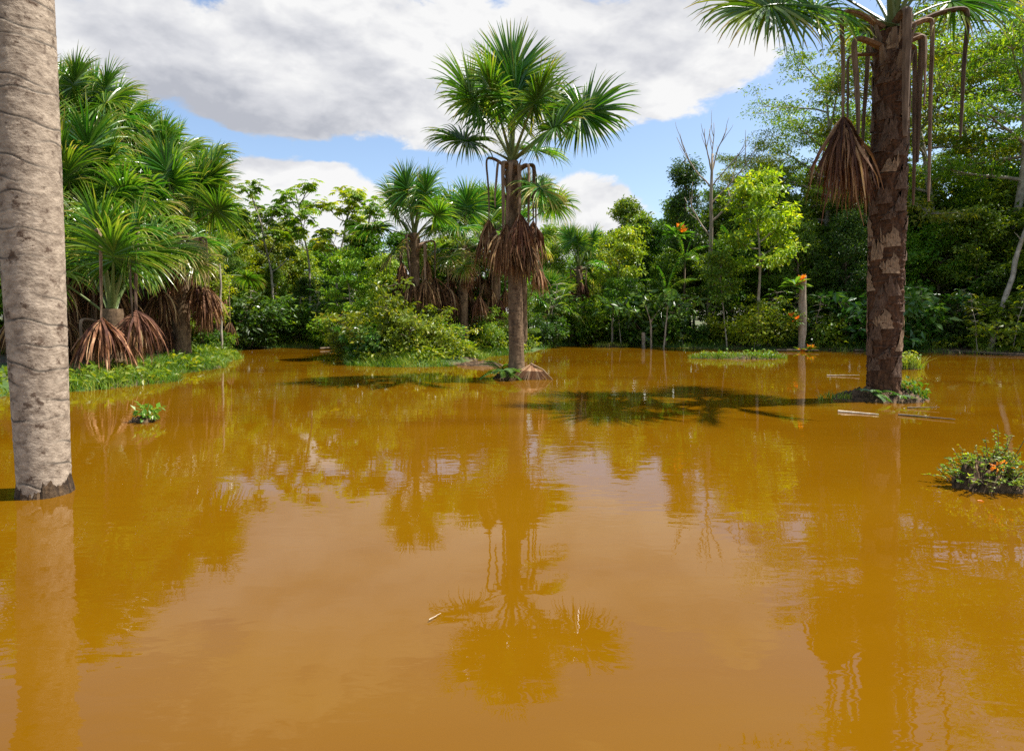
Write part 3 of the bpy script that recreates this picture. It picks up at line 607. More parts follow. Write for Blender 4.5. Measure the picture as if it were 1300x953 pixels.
def gen_sapling(seed, H, r, nw, ln, wd, per=6, mat='leaf_big', lean=0.0, lo=.35):
    """thin stem with whorls of big drooping leaves"""
    rng = np.random.default_rng(seed); wood = MB(); cr = MB(); tp, _ = curve(rng, (0, 0, -.3), (lean, 0, 1), H+.3, 9, 0, .05); tube(wood, tp, np.linspace(r, r*.35, 10), 6, .5)
    for i in range(nw):
        f = lo+(1-lo)*i/max(1, nw-1); c = tp[min(9, int(f*9))]; n = per
        az = rng.uniform(0, 6.28)+np.arange(n)*2*pi/n+rng.normal(0, .25, n); e = rng.uniform(-.35, .55, n)
        d = np.stack([np.cos(az)*np.cos(e), np.sin(az)*np.cos(e), np.sin(e)], 1); off = d*rng.uniform(.05, .3, (n, 1))
        for k in range(n): tube(wood, [c, c+off[k]*.6+(0, 0, .02), c+off[k]], [.008, .006, .004], 4, .7)
        leaves(cr, c+off, d+np.array([0, 0, -.25]), np.tile((0, 0, 1.), (n, 1))+.25*rng.normal(0, 1, (n, 3)), ln*rng.uniform(.7, 1.2, n), wd*rng.uniform(.8, 1.2, n), np.clip(.5+rng.normal(0, .25, n), 0, 1), fine=True)
    return [('stem', wood.mesh('stem', M['bark_pale'], True)), ('leaves', cr.mesh('leaves', M[mat]))]

def spawn(name, label, cat, parts, loc, rotz=0., scale=1., group=None, tilt=(0, 0)):
    root = empty(name, loc, rotz, scale, tilt); tag(root, label, cat, group)
    for n, me in parts: part(n, me, root)
    return root

# prototypes
DENSE = [gen_tree(701, 9, .16, .22, 2.6, 18, 'dense', (.24, .11), 52, 'leaf_mid'), gen_tree(702, 9, .15, .25, 2.5, 18, 'dense', (.20, .085), 60, 'leaf_dark'),
         gen_tree(703, 9, .16, .2, 2.7, 17, 'dense', (.30, .13), 42, 'leaf_bright'), gen_tree(704, 9, .14, .15, 2.3, 18, 'dense', (.26, .12), 48, 'leaf_mid', clR=.5)]
LAYER = [gen_tree(711, 16, .24, .45, 4.0, 17, 'layered', (.20, .07), 74, 'leaf_mid', 'bark_pale', .85, .20, 6), gen_tree(712, 16, .22, .5, 3.6, 16, 'layered', (.19, .07), 74, 'leaf_mid', 'bark_pale', .85, .22, 6),
         gen_tree(713, 16, .22, .4, 3.8, 18, 'layered', (.22, .08), 66, 'leaf_bright', 'bark_pale', .8, .24, 6)]
COLUMN = gen_tree(721, 12, .2, .30, 1.15, 30, 'column', (.17, .08), 46, 'leaf_dark', 'bark', .5, .9, 4)
UMB = [gen_umbrella_tree(731, 9.5, .10, .58, 2.1, 8, .36), gen_umbrella_tree(732, 9.5, .09, .6, 1.9, 7, .36)]
SLIM = [gen_tree(761, 6, .07, .62, 1.3, 11, 'dense', (.20, .09), 34, 'leaf_yellow', 'bark_pale', .42, .5, 4), gen_tree(762, 6, .06, .6, 1.3, 11, 'dense', (.20, .09), 36, 'leaf_mid', 'bark_pale', .42, .5, 4), gen_tree(763, 7, .09, .5, 1.5, 14, 'dense', (.22, .10), 36, 'leaf_bright', 'bark_pale', .5, .4, 4)]
BUSH = [gen_bush(741, 2.6, 1.6, 9), gen_bush(742, 2.4, 1.5, 9, (.20, .10), 34, 'leaf_mid'), gen_bush(743, 2.2, 1.5, 9, (.15, .07), 42, 'leaf_yellow'), gen_bush(744, 2.6, 1.6, 9, (.24, .11), 30, 'leaf_dark'), gen_bush(745, 2.0, 1.4, 8, (.26, .12), 24, 'leaf_big')]
SAP = [gen_sapling(751, 2.6, .025, 11, .30, .13), gen_sapling(752, 3.2, .022, 10, .28, .11, 6, 'leaf_bright'), gen_sapling(753, 2.2, .02, 9, .34, .16, 5, 'leaf_big')]
TUFT = gen_sapling(754, 3.0, .022, 2, .55, .2, 7, 'leaf_yellow', 0, .93)

def put(protos, name, label, cat, px, Y, top_py, base_h, rng, group=None, wscale=1.0, tilt=(0, 0), rotz=None):
    """a plant rooted on the bank at distance Y in column px, scaled so that its top reaches row top_py"""
    g = at(px, 440, Y); z = max(hz(g.x, Y), -.15); H = at(px, top_py, Y).z-z; s = H/base_h
    return spawn(name, label, cat, protos, (g.x, Y, z), rng.uniform(0, 6.28) if rotz is None else rotz, (s*wscale, s*wscale, s), group, tilt)

RNG = np.random.default_rng(77)
def where(px):
    for lim, w in [(50, 'beyond the grey ringed trunk'), (190, 'behind the left bank palms'), (300, 'behind the palm at the left bank tip'), (385, 'beneath the first umbrella-leaved trees'), (470, 'beneath the last umbrella-leaved trees'), (560, 'behind the bushy spit'), (660, 'behind the lone palm'), (745, 'near the far skirted palm'),
                   (800, 'near the slim crooked tree'), (860, 'near the forked snag'), (930, 'near the bare dead tree'), (990, 'behind the grassy islet'), (1060, 'near the broken stump'), (1150, 'behind the shaggy trunk'), (1235, 'beside the thin pale tall trunk'), (1320, 'near the leaning trunk')]:
        if px < lim: return w
    return 'past the leaning trunk'
# canopy line of the photograph: (column, row of the tree tops)
SKY = np.array([(-150, 120), (0, 215), (60, 220), (300, 258), (330, 278), (480, 290), (560, 292), (640, 292), (700, 286), (745, 284), (800, 256), (840, 248), (920, 240), (980, 205), (1010, 205), (1090, 215), (1180, 225), (1240, 205), (1300, 190), (1450, 140)], float)
def sky_row(px): return float(np.interp(px, SKY[:, 0], SKY[:, 1]))
def bank_y(px, lo=14):
    """distance at which the far bank begins in this column"""
    t = np.linspace(34, lo, 120); xs = [at(px, 440, y).x for y in t]; d = pond_sd(np.column_stack([xs, t]))
    k = np.where(d < 0)[0]; return float(t[k[0]]) if len(k) else lo
names = {0: ('leafy mid-green forest tree', 'rounded mid-green trees in the forest wall'), 1: ('dark fine-leaved forest tree', 'dark fine-leaved trees in the forest wall'),
         2: ('light green broad-leaved tree', 'light green broad-leaved trees in the forest wall'), 3: ('narrow mid-green forest tree', 'narrow mid-green trees in the forest wall')}
# back row (closes the wood), middle row, front row
for row, (dy, step, drop) in enumerate([(9.5, 54, 0), (6.0, 50, 22), (3.2, 46, 64), (15.0, 50, 45)]):
    px = -170+row*20
    while px < 1480:
        Y = bank_y(px, 20)+dy+RNG.uniform(-.8, .8); py = sky_row(px)+drop+RNG.uniform(-10, 16)
        k = int(RNG.choice([0, 1, 2, 3], p=[.34, .16, .32, .18] if px < 760 else [.34, .28, .2, .18]))
        put(DENSE[k], 'broadleaf_tree', names[k][0]+' in the '+('back', 'middle', 'front', 'hindmost')[row]+' row '+where(px), 'tree', px, Y, py, 9.3, RNG, names[k][1]+', '+('back', 'middle', 'front', 'hindmost')[row]+' row', RNG.uniform(.85, 1.15))
        px += step*RNG.uniform(.8, 1.2)*(1.0 if px < 1000 else 1.15)
# tall layered trees on the right
LT = [(1035, 33, 72, 0, 'tall airy tree with flat leaf layers left of the shaggy palm'), (1085, 36, 112, 2, 'light green tall layered tree just behind the shaggy palm'), (1150, 34, 165, 1, 'dark layered tree right behind the shaggy trunk'),
      (1207, 29, -40, 2, 'very tall tree with thin pale trunk beside the shaggy palm'), (1275, 27.5, -70, 0, 'very tall tree with stout pale trunk at the dark right bank'), (1255, 33, -20, 1, 'very tall dark layered tree between the two pale trunks'), (1335, 30, -60, 0, 'very tall layered tree beyond the leaning trunk'), (1000, 34, 170, 1, 'dark layered tree beside the vine-hung column tree'), (955, 35, 205, 2, 'light layered tree behind the bare dead tree')]
for i, (px, Y, py, k, lab) in enumerate(LT): put(LAYER[k], 'layered_tree', lab, 'tree', px, Y, py, 16.3, RNG, 'tall layered trees on the right', .95)
put(COLUMN, 'vine_tree', 'dark column-like tree hung with vines rising above the canopy', 'tree', 876, 32.5, 176, 12.3, RNG)
for i, (px, Y, py, k, lab) in enumerate([(350, 29.5, 228, 0, 'umbrella-leaved tree with thin pale trunk next to the left bank palms'), (395, 30.5, 216, 1, 'umbrella-leaved tree with open crown, middle one of the row'), (425, 31.5, 222, 0, 'umbrella-leaved tree with spreading crown against the white cloud'), (452, 30.0, 232, 1, 'umbrella-leaved tree next to the bright round palm crown')]):
    put(UMB[k], 'umbrella_tree', lab, 'tree', px, Y, py, 9.9, RNG, 'umbrella-leaved trees')

# undergrowth along the banks, one bush at a time
bn = ['light green bush with small leaves', 'mid green bush', 'yellow green bush', 'dark green bush', 'bush with big glossy leaves']
for px in np.arange(285, 1330, 24):
    if 440 < px < 610: continue
    Y = bank_y(px)+RNG.uniform(.5, 1.7); k = int(RNG.choice(5, p=[.25, .25, .15, .15, .2] if px < 760 else [.26, .31, .07, .16, .2]))
    py = 345+85*RNG.random()**.8
    put(BUSH[k], 'bush', bn[k]+' at the water edge '+where(px), 'bush', px, Y, py, (2.7, 2.5, 2.3, 2.7, 2.1)[k], RNG, bn[k]+' along the far bank', RNG.uniform(.9, 1.3))
for px in np.arange(-30, 290, 34):
    Y = (16.5 if px < 130 else 19.5 if px < 190 else 22.0)+RNG.uniform(0, 1.2); k = int(RNG.choice([0, 1, 3]))
    put(BUSH[k], 'bush', bn[k]+' growing between the palms of the left bank', 'bush', px, Y, RNG.uniform(405, 440), (2.7, 2.5, 2.3, 2.7, 2.1)[k], RNG, bn[k]+' between the left bank palms', 1.1)
for i, (px, Y, py, k, lab) in enumerate([(505, 19.4, 352, 2, 'tall yellow-green bush on the grassy spit'), (480, 20.6, 372, 0, 'light green bush left of the tall yellow bush on the grassy spit'), (545, 19.8, 385, 2, 'yellow-green bush next to the skirted palm on the grassy spit'), (465, 19.2, 402, 4, 'low bush with big leaves at the open end of the grassy spit'), (565, 21.0, 400, 1, 'mid green bush behind the grassy spit'), (440, 23.0, 395, 0, 'light green bush behind the pale leaning sapling'), (520, 22.0, 372, 1, 'mid green bush under the bright round palm crown'), (600, 25.0, 400, 0, 'light green bush behind the blackish palm trunk'), (570, 24.5, 385, 2, 'yellow-green bush far behind the grassy spit')]):
    put(BUSH[k], 'bush', lab, 'bush', px, Y, py, (2.7, 2.5, 2.3, 2.7, 2.1)[k], RNG, 'bushes on the grassy spit', 1.05)
sn = ['sapling with long glossy leaves', 'sapling with narrow light green leaves', 'sapling with huge drooping leaves']
for px in np.concatenate([np.arange(300, 440, 26), np.arange(700, 1330, 34)]):
    Y = bank_y(px)+RNG.uniform(.3, 1.6); k = int(RNG.integers(0, 3))
    put(SAP[k], 'sapling', sn[k]+' '+where(px), 'sapling', px+RNG.uniform(-8, 8), Y, RNG.uniform(345, 395), (2.7, 3.3, 2.3)[k], RNG, sn[k]+' on the far bank', 1.1)
for i, (px, Y, py, lab) in enumerate([(429, 24.5, 386, 'slim sapling with one yellow leaf tuft standing in the water'), (868, 27.4, 425, 'tiny yellow leaf tuft on a thin stem by the split snag'), (958, 26.9, 405, 'small yellow-leaved sapling in front of the straight pale trunk')]):
    put(TUFT, 'sapling', lab, 'sapling', px, Y, py, 3.1, RNG, 'leaf-tuft saplings')

# slim pale stems, snags and the bare dead tree
def pole(name, label, p0, p1, r0, r1, seed, mat='bark_pale', forks=()):
    rng = np.random.default_rng(seed); p0, p1 = np.array(p0, float), np.array(p1, float); n = 9; mb = MB()
    pts = p0+(p1-p0)*np.linspace(0, 1, n)[:, None]+np.concatenate([[np.zeros(3)], rng.normal(0, .014*np.linalg.norm(p1-p0)/3, (n-1, 3))*np.array([1, 1, .1])])
    pts -= pts[0]; tube(mb, np.vstack([[0, 0, -.4], pts]), np.r_[r0*1.15, np.linspace(r0, r1, n)*(1+rng.normal(0, .09, n))], 9, .55, cap=False)
    for (t, d, L, r) in forks:
        b = pts[int(t*(n-1))]; lp, _ = curve(rng, b, d, L, 6, .25, .07); tube(mb, lp, np.linspace(r, r*.25, 7), 6, .5)
    return tag(part(name, mb.mesh(name, M[mat], True), None, tuple(p0)), label, 'tree trunk')
def foot(px, Y):
    g = at(px, 440, Y); return (g.x, Y, max(hz(g.x, Y), -.3))
for px, Y, py, k, bh, lab in [(776, 30.6, 284, 0, 6.2, 'slim tree with crooked pale trunk and yellowish crown on the back bank'), (789, 30.0, 352, 1, 6.2, 'smaller slim pale tree beside the yellowish crooked one'),
        (963, 27.3, 212, 2, 7.2, 'light green tree on a straight pale trunk behind the grassy islet'), (923, 27.6, 318, 1, 6.2, 'slim pale tree among the big-leaved saplings'), (446, 20.8, 312, 2, 7.2, 'slim light green tree with pale crooked trunk beside the grassy spit')]:
    put(SLIM[k], 'slim_tree', lab, 'tree', px, Y, py, bh, RNG, 'slim pale-trunked trees', .9)
pole('leaning_trunk', 'pale trunk leaning to the right over the dark bank', foot(1256, 24.2), at(1312, 262, 25.2), .12, .08, 5, 'bark_pale', [(.75, (-.6, 0, .8), .5, .03)])
pole('bare_pole', 'pale thin pole at the edge of the left bank palms', foot(281, 21.6), at(279, 335, 21.6), .05, .035, 6)
pole('snag', 'forked grey snag standing on the far bank', foot(827, 28.6), at(826, 405, 28.6), .05, .045, 8, 'wood_dead', [(.95, (-.45, 0, 1), .9, .03), (.95, (.4, 0, 1), 1.0, .03)])
pole('snag', 'leaning grey snag with broken top on the far bank', foot(842, 28.2), at(848, 388, 28.3), .045, .03, 9, 'wood_dead')
pole('stump', 'broken brown stump with orange flowers standing at the far bank', foot(1018, 25.9), at(1020, 350, 25.9), .17, .14, 10, 'wood_dead', [(.98, (-.2, 0, 1), .5, .03)])
pole('stump', 'short broken stump at the waterline with a tuft on top', foot(817, 28.9), at(817, 422, 28.9), .10, .09, 11, 'wood_dead')
def dead_tree():
    rng = np.random.default_rng(91); b = np.array(foot(901, 30.5)); top = np.array(at(903, 196, 30.5))-b; mb = MB(); n = 12
    pts = np.linspace(0, 1, n)[:, None]*top+np.vstack([[0, 0, 0], rng.normal(0, .06, (n-1, 3))]); tube(mb, pts, np.linspace(.16, .06, n), 8, .5)
    def limb(t, d, L, r, depth):
        o = pts[int(t*(n-1))] if not isinstance(t, np.ndarray) else t
        lp, ld = curve(rng, o, d, L, 7, .5, .09); tube(mb, lp, np.linspace(r, r*.3, 8), 6, .5)
        if depth:
            for k in range(3):
                a = rng.normal(0, .45, 3); limb(lp[3+k], nrm(ld+a+np.array([0, 0, .2])), L*rng.uniform(.35, .6), r*.5, depth-1)
    for t, d, L, r in [(.62, (-.8, .1, .9), 2.6, .05), (.66, (.7, .0, .8), 2.6, .07), (.99, (-.2, 0, 1), 2.2, .045), (.99, (.35, .2, 1), 2.4, .045), (.9, (.6, -.2, .8), 2.6, .04), (.86, (-.9, .2, .9), 3.3, .045), (.78, (.9, .2, .9), 3.6, .05), (.93, (.05, 0, 1), 2.6, .04)]:
        limb(t, np.array(d, float), L, r, 1)
    tag(part('dead_tree', mb.mesh('dead_tree', M['wood_dead'], True), None, tuple(b)), 'bare leafless dead tree with thin upright branches above the canopy', 'tree')
dead_tree()

# feather-leaved palm drooping over the far bank
def feather_leaf(seed, el, L, droop):
    rng = np.random.default_rng(seed); pts, _ = curve(rng, (0, 0, 0), (cos(el), 0, sin(el)), L, 14, -droop, .01); mb = MB(); tube(mb, pts, np.linspace(.03, .006, 15), 5, .6)
    tg = nrm(np.gradient(pts, axis=0)); c = []; d = []
    for t in np.linspace(.15, .99, 52):
        i = min(13, int(t*14)); f = t*14-i; p = pts[i]+(pts[min(14, i+1)]-pts[i])*f
        for s in (-1, 1): c.append(p); d.append(tg[i]*.6+np.array([0, s, -.30+rng.normal(0, .08)]))
    n = len(c); w = np.tile(np.sin(np.linspace(.35, 3.0, 52))[:, None], (1, 2)).ravel(); leaves(mb, np.array(c), np.array(d), np.tile((0, 0, 1.), (n, 1)), .55*w+.1, .05, np.clip(.5+rng.normal(0, .2, n), 0, 1))
    return mb.mesh('leaf', M['palm'])
FE = [feather_leaf(800+k, radians(e), 2.4, dr) for k, (e, dr) in enumerate([(80, 1.0), (65, 1.6), (50, 2.0), (35, 2.2)])]
def feather_palm(label, px, Y, hub_py, s, seed, n=9):
    rng = np.random.default_rng(seed); b = foot(px, Y); h = at(px, hub_py, Y).z-b[2]; root = empty('feather_palm', b); tag(root, label, 'palm tree', 'feather palms')
    mb = MB(); tube(mb, [(0, 0, -.3), (0, 0, h*.5), (0, 0, h)], [.07, .06, .05], 8, .5); part('trunk', mb.mesh('trunk', M['bark'], True), root)
    for i in range(n): part('leaf', FE[i % 4], root, (0, 0, h), (0, 0, i*2.4+rng.uniform(-.3, .3)), s*rng.uniform(.85, 1.1))
feather_palm('feather-leaved palm with arching pale fronds over the forked snag', 845, 29.4, 375, .75, 1, 8)
feather_palm('small feather-leaved palm among the trees left of the bare dead tree', 868, 31.0, 330, .7, 2, 8)
feather_palm('feather-leaved palm deep in the forest above the stump', 925, 31.5, 325, .8, 3, 8)

# epiphyte flowers on the stump and by the shaggy palm
def flower(label, p, s, seed, tuft=True):
    rng = np.random.default_rng(seed); root = empty('flowering_plant', p); tag(root, label, 'plant', 'orange-flowered plants')
    mb = MB(); n = 26; az = rng.uniform(0, 6.28, n); e = rng.uniform(-.3, .9, n); d = np.stack([np.cos(az)*np.cos(e), np.sin(az)*np.cos(e), np.sin(e)], 1)
    leaves(mb, d*.05, d, np.tile((0, 0, 1.), (n, 1)), s*rng.uniform(.7, 1.2, n), s*.35, rng.uniform(.2, .9, n), fine=True); part('leaves', mb.mesh('leaves', M['leaf_big']), root)
    for k in range(2):
        fb = MB(); m = 9; az = np.arange(m)*2.4; d = np.stack([np.cos(az)*.6, np.sin(az)*.6, rng.uniform(.2, 1, m)], 1); c = np.array([rng.uniform(-.5, .5), -.35, .2+.25*k])*s
        tube(fb, [(0, 0, 0), c*.6, c], [.008, .007, .006], 4, .5); leaves(fb, np.tile(c, (m, 1)), d, rng.normal(0, 1, (m, 3)), s*.42, s*.2, rng.uniform(0, 1, m)); part('flower', fb.mesh('flower', M['orange']), root)
e = at(1010, 362, 25.6); flower('orange-flowered plant on the upper part of the broken stump', tuple(e), .6, 1)
e = at(1006, 408, 25.6); flower('orange-flowered plant halfway up the broken stump', tuple(e), .5, 2)
e = foot(1148, 25.4); flower('orange-flowered plant on the bank right of the shaggy trunk', (e[0], e[1], e[2]+.4), .5, 3)
e = at(858, 300, 30.2); flower('orange-flowered plant high in the trees left of the dead tree', tuple(e), .8, 4)
e = foot(1020, 25.5); flower('orange-flowered plant at the foot of the broken stump', (e[0], e[1], e[2]+.15), .6, 5)

# ------------------------------------------------------------------ islets, mounds, grass, floating things
def blades(mb, rng, P, h, w=.012, lean=.5, t0=.5):
    P = np.asarray(P, float); n = len(P); az = rng.uniform(0, 6.28, n); hh = h*rng.uniform(.5, 1.25, n); o = np.stack([np.cos(az), np.sin(az), np.zeros(n)], 1)*(lean*hh*rng.uniform(.2, 1.2, n))[:, None]
    sa = rng.uniform(0, 6.28, n); s = np.stack([np.cos(sa), np.sin(sa), np.zeros(n)], 1)*w; up = np.array([0, 0, 1.])
    m = P+o*.3+up*(hh*.6)[:, None]; tp = P+o+up*hh[:, None]*.95
    V = np.stack([P-s, P+s, m-s*.8, m+s*.8, tp-s*.1, tp+s*.1], 1); i = np.arange(n)*6
    mb.add(V, np.concatenate([np.stack([i, i+1, i+3, i+2], 1), np.stack([i+2, i+3, i+5, i+4], 1)]), np.tile(np.clip(t0+rng.normal(0, .22, n), 0, 1), 2))
def scatter_bank(rng, n, dmin, dmax, box):
    P = np.column_stack([rng.uniform(box[0], box[1], n), rng.uniform(box[2], box[3], n)]); d = pond_sd(P); k = (d > dmin) & (d < dmax); P = P[k]
    return np.column_stack([P, np.maximum(height(P), -.08)-.02])
rng = np.random.default_rng(5)
g = MB()
for box, n, dm in [((-14, -7, 8, 24), 60000, 1.5), ((-8, 0.5, 17, 25), 60000, 1.5), ((-14, 22, 23, 35), 80000, 1.2)]:
    P = scatter_bank(rng, n, -.22, dm, box); k = wob(P[:, 0]*.8, P[:, 1]*.8+3) > -.25
    blades(g, rng, P[k], .26, .0065, .8, .5+.35*wob(P[k][:, 0]*1.1+2, P[k][:, 1]*1.3))
o = part('grass', g.mesh('grass', M['grass'])); tag(o, 'bright green grass along the banks of the pond', 'grass', kind='stuff')
u = MB()
P = np.vstack([scatter_bank(rng, 2600, .0, 1.4, (-14, -7, 8, 24)), scatter_bank(rng, 2600, .15, 3, (-8, .5, 18, 25)), scatter_bank(rng, 9000, .15, 3.2, (-14, 22, 23, 36))])
for p in P[::3]:
    clump(u, rng, p+np.array([0, 0, rng.uniform(.03, .16) if p[0] < -7 and p[1] < 24 else rng.uniform(.1, .45)]), .24, .6, 14, .17, .085, rng.uniform(.3, .8), outw=False)
o = part('ground_cover', u.mesh('ground_cover', M['leaf_bright'])); tag(o, 'low leafy ground cover along the banks of the pond', 'ground cover', kind='stuff')

def tuft_on(name, label, loc, rx, ry, n, h, seed, t0=.55, leafy=0, mat='grass'):
    rng = np.random.default_rng(seed); mb = MB(); r = np.sqrt(rng.random(n)); a = rng.uniform(0, 6.28, n)
    blades(mb, rng, np.stack([r*np.cos(a)*rx, r*np.sin(a)*ry, .06*(1-r**2)], 1), h, .006, .9, t0)
    if leafy:
        for k in range(leafy):
            q = rng.uniform(-1, 1, 2)*.7; clump(mb, rng, np.array([q[0]*rx, q[1]*ry, rng.uniform(.08, h*1.2)]), .16, .7, 16, .10, .055, t0, outw=False)
    o = part(name, mb.mesh(name, M[mat]), None, loc); o['kind'] = 'stuff'; return tag(o, label, 'grass')
q = ground(937, 455); mound('grass_islet', 'low grassy islet off the far bank', q, 1.9, .5, .10, 1); tuft_on('islet_grass', 'grass and herbs covering the low islet off the far bank', q, 1.8, .45, 1800, .18, 2, .6, 34)
q = ground(1150, 468); mound('grass_islet', 'small muddy islet behind the shaggy trunk', q, .55, .35, .06, 3); tuft_on('islet_grass', 'yellow-green herbs on the small islet behind the shaggy trunk', q, .5, .3, 420, .34, 4, .85, 26)
q = ground(181, 535); mound('mud_islet', 'tiny dark mud islet alone in the water', q, .27, .12, .06, 5); tuft_on('islet_grass', 'tiny weed sprouting on the lone dark mud islet', q+Vector((.10, 0, .02)), .10, .05, 30, .16, 6, .5, 4)
q = ground(610, 465); mound('mud_islet', 'low muddy bank with dead leaves behind the lone palm', q+Vector((0, .4, 0)), 1.0, .4, .10, 7)
q = ground(775, 440); mound('grass_islet', 'small grassy hump at the back bank', q, .9, .5, .12, 8); tuft_on('islet_grass', 'pale grass on the small hump at the back bank', q, .9, .5, 600, .2, 9, .9)
mound('mud_mound', 'dark mud and root mound under the lone palm', CB+Vector((.05, 0, 0)), .62, .42, .20, 11)
mound('mud_mound', 'dark mud mound under the shaggy palm', SB+Vector((-.02, -.02, 0)), .84, .55, .19, 12)
tuft_on('islet_grass', 'weeds on the mud mound under the shaggy palm', SB+Vector((.45, -.1, .05)), .22, .22, 50, .28, 13, .45, 7)
tuft_on('islet_grass', 'water weeds left of the shaggy palm mound', SB+Vector((-.95, -.15, 0)), .3, .12, 70, .14, 14, .6)
q = ground(235, 466); mound('root_mound', 'brown root plate under the palm at the tip of the left bank', q, 1.0, .5, .14, 15)

def small_fern(label, loc, s, seed, n=9):
    rng = np.random.default_rng(seed); root = empty('fern', loc); tag(root, label, 'fern', 'ferns on the palm mounds')
    for i in range(n):
        el = rng.uniform(.3, 1.2); az = i*2.4; pts, _ = curve(rng, (0, 0, 0), (cos(el), 0, sin(el)), s, 8, -1.3, .02); mb = MB(); tube(mb, pts, np.linspace(.006, .002, 9), 4, .5)
        c = []; d = []
        for t in np.linspace(.25, .98, 12):
            p = pts[int(t*8)]+(pts[min(8, int(t*8)+1)]-pts[int(t*8)])*(t*8-int(t*8))
            for sg in (-1, 1): c.append(p); d.append((.5, sg, -.15))
        m = len(c); leaves(mb, c, d, np.tile((0, 0, 1.), (m, 1)), s*.3, s*.09, rng.uniform(.2, .8, m)); part('frond', mb.mesh('frond', M['leaf_big']), root, (0, 0, 0), (0, 0, az))
small_fern('bright fern sprouting from the mound beside the lone palm', CB+Vector((-.30, -.15, .15)), .62, 1, 12)
small_fern('fern on the left flank of the mud mound under the shaggy palm', SB+Vector((-.30, -.2, .12)), .34, 2, 8)
small_fern('low fern in front of the shaggy trunk', SB+Vector((.12, -.34, .10)), .22, 3, 8)

# pale folded dead leaf against the foot of the lone palm
def folded_leaf():
    rng = np.random.default_rng(66); mb = MB(); n = 34
    for i in range(n):
        f = i/(n-1); x1 = -.42+1.0*f+rng.normal(0, .02); top = np.array([.10+.10*f, .02+rng.normal(0, .02), .34-.06*f]); lo = np.array([x1, -.22+.1*f+rng.normal(0, .02), -.03])
        mid = (top+lo)/2+np.array([0, -.08, .05]); s = np.array([.020, 0, .006]); V = [top-s, top+s, mid-s*1.2, mid+s*1.2, lo-s*.7, lo+s*.7]
        mb.add(V, [(0, 1, 3, 2), (2, 3, 5, 4)], np.clip(.8+rng.normal(0, .16), 0, 1))
    o = part('fallen_leaf', mb.mesh('fallen_leaf', M['dead']), None, CB+Vector((.22, -.22, .02))); tag(o, 'pale folded dead fan leaf lying against the foot of the lone palm', 'dead leaf')
    st = MB(); tube(st, [(.12, 0, .36), (.40, -.05, .22), (.64, -.12, -.03)], [.03, .028, .02], 6, .9, flat=.5); part('leaf_stalk', st.mesh('leaf_stalk', M['dead_stalk'], True), o)
folded_leaf()

def stick(label, a, b, r, seed, mat='wood_dead', z=.012, name='floating_stick', t=.6):
    rng = np.random.default_rng(seed); a = ground(*a); b = ground(*b); v = np.array(b-a); n = 7; pts = v*np.linspace(0, 1, n)[:, None]+rng.normal(0, .015*np.linalg.norm(v), (n, 3))*np.array([1, 1, .1]); pts[:, 2] += np.linspace(0, rng.uniform(-.01, .03), n)
    mb = MB(); tube(mb, pts, np.linspace(r, r*.4, n), 7, t); return tag(part(name, mb.mesh(name, M[mat], True), None, (a.x, a.y, z)), label, 'stick', 'floating sticks')
stick('pale flat dead leaf stalk floating beside the shaggy palm mound', (1064, 523), (1116, 527), .022, 1, t=1.0)
stick('long thin dark stick floating right of the shaggy palm mound', (1140, 527), (1212, 534), .018, 2, 'bark')
stick('short thin stick floating behind the shaggy palm mound', (1150, 518), (1192, 520), .014, 3, 'bark')
stick('thin stick floating left of the shaggy trunk', (1050, 477), (1091, 478), .016, 4)
stick('tiny straw floating alone in open water', (545, 789), (560, 781), .003, 5, t=1.0)
for i, (x0, y0, x1, y1, r) in enumerate([(1190, 447, 1300, 452, .06), (1200, 441, 1226, 452, .035), (1085, 446, 1160, 445, .05), (985, 446, 1040, 447, .04), (405, 444, 440, 442, .05), (700, 438, 745, 436, .06)]):
    stick(['long dark log lying along the right bank', 'short stick leaning into the water at the right bank', 'dark log at the bank behind the shaggy trunk', 'dark log at the foot of the broken stump', 'short log at the bank under the umbrella-leaved trees', 'log at the back bank by the far skirted palm'][i], (x0, y0), (x1, y1), r, 20+i, 'bark', z=.06, name='driftwood').update_tag()
for o in bpy.data.objects:
    if o.name.startswith('driftwood'): o['category'] = 'driftwood'; o['group'] = 'driftwood on the far bank'

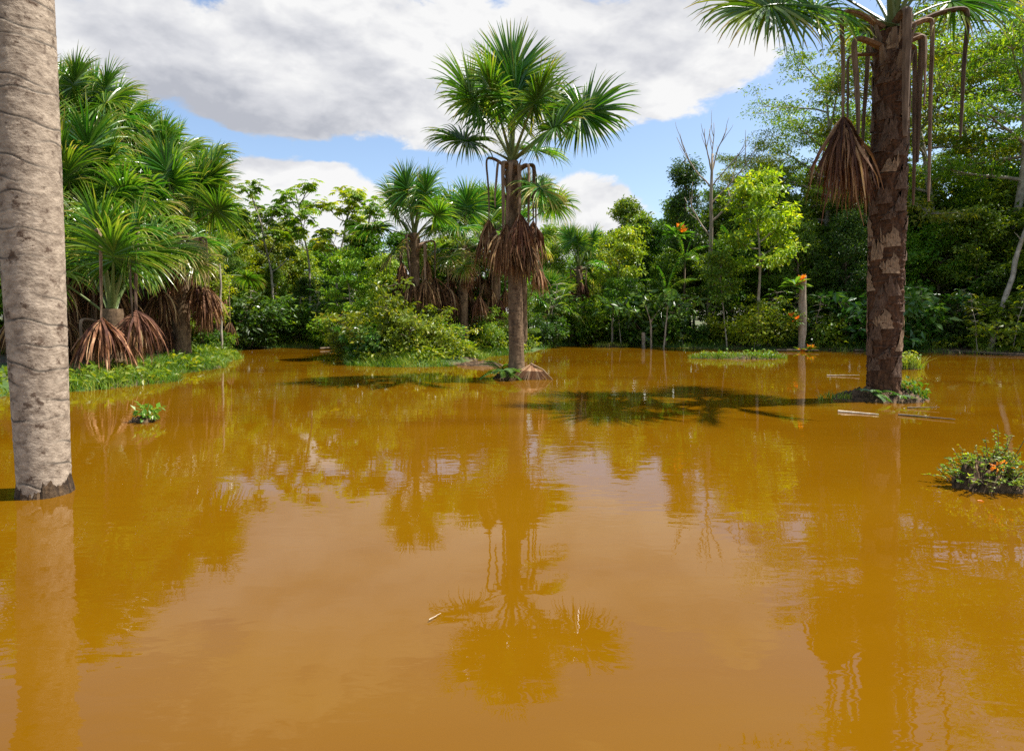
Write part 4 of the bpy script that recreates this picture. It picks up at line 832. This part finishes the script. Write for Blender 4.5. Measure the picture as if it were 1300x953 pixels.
# the bushy clod of earth standing in the water in front on the right
def clod():
    b = ground(1252, 618); rng = np.random.default_rng(12)
    mound('earth_clod', 'dark lump of earth and roots standing in the shallow water', b, .37, .23, .19, 21)
    root = empty('leafy_plant', b); tag(root, 'small leafy shrub growing over the dark earth clod in the water', 'shrub')
    def stem(p, d, L, n, nl, ls):
        pts, _ = curve(rng, p, d, L, n, -.1, .16); mb = MB(); tube(mb, pts, np.linspace(.005, .0018, n+1), 4, .5); part('stem', mb.mesh('stem', M['bark'], True), root)
        lf = MB(); u = rng.uniform(.1, 1, nl)*n; i = np.minimum(n-1, u.astype(int)); c = pts[i]+(pts[i+1]-pts[i])*(u-i)[:, None]
        v = rng.normal(0, 1, (nl, 3)); v[:, 2] = np.abs(v[:, 2])*.3; leaves(lf, c, v, np.tile((0, -.2, 1.), (nl, 1))+.4*rng.normal(0, 1, (nl, 3)), ls*rng.uniform(.6, 1.3, nl), ls*.52*rng.uniform(.7, 1.2, nl), np.clip(.5+rng.normal(0, .25, nl), 0, 1), fine=True)
        part('foliage', lf.mesh('foliage', M['leaf_bright']), root)
    for k in range(90):
        a = rng.uniform(0, 6.28); r = math.sqrt(rng.random()); p = (.31*r*cos(a), .19*r*sin(a), .15*(1-r*r)+.03); stem(p, (cos(a)*.8*r, sin(a)*.8*r-.15, .8), rng.uniform(.10, .24), 5, 20, .032)
    for k in range(14):
        stem((.12+rng.uniform(-.12, .16), rng.uniform(-.05, .12), .14), (rng.normal(.06, .22), rng.normal(0, .2), 1), rng.uniform(.22, .44), 8, 26, .030)
    for k in range(7): stem((-.2+.07*k, -.15, .12), (rng.normal(0, .3), -.8, -.35), .16, 5, 12, .032)
    yl = MB(); n = 26; v = rng.normal(0, 1, (n, 3)); leaves(yl, np.array([-.02, -.16, .22])+v*np.array([.04, .02, .02]), v, rng.normal(0, 1, (n, 3)), .03, .018, rng.uniform(.4, 1, n), fine=True)
    tag(part('withered_leaves', yl.mesh('withered_leaves', M['orange']), root), 'patch of withered orange leaves')
clod()
lm = MB(); leaves(lm, [(0, 0, 0)], [(1, -.2, .0)], [(0, 0, 1.)], .06, .018, .3, fine=True)
tag(part('floating_leaf', lm.mesh('floating_leaf', M['orange']), None, ground(1240, 636)+Vector((0, 0, .006))), 'orange leaf floating in front of the leafy clod', 'leaf')
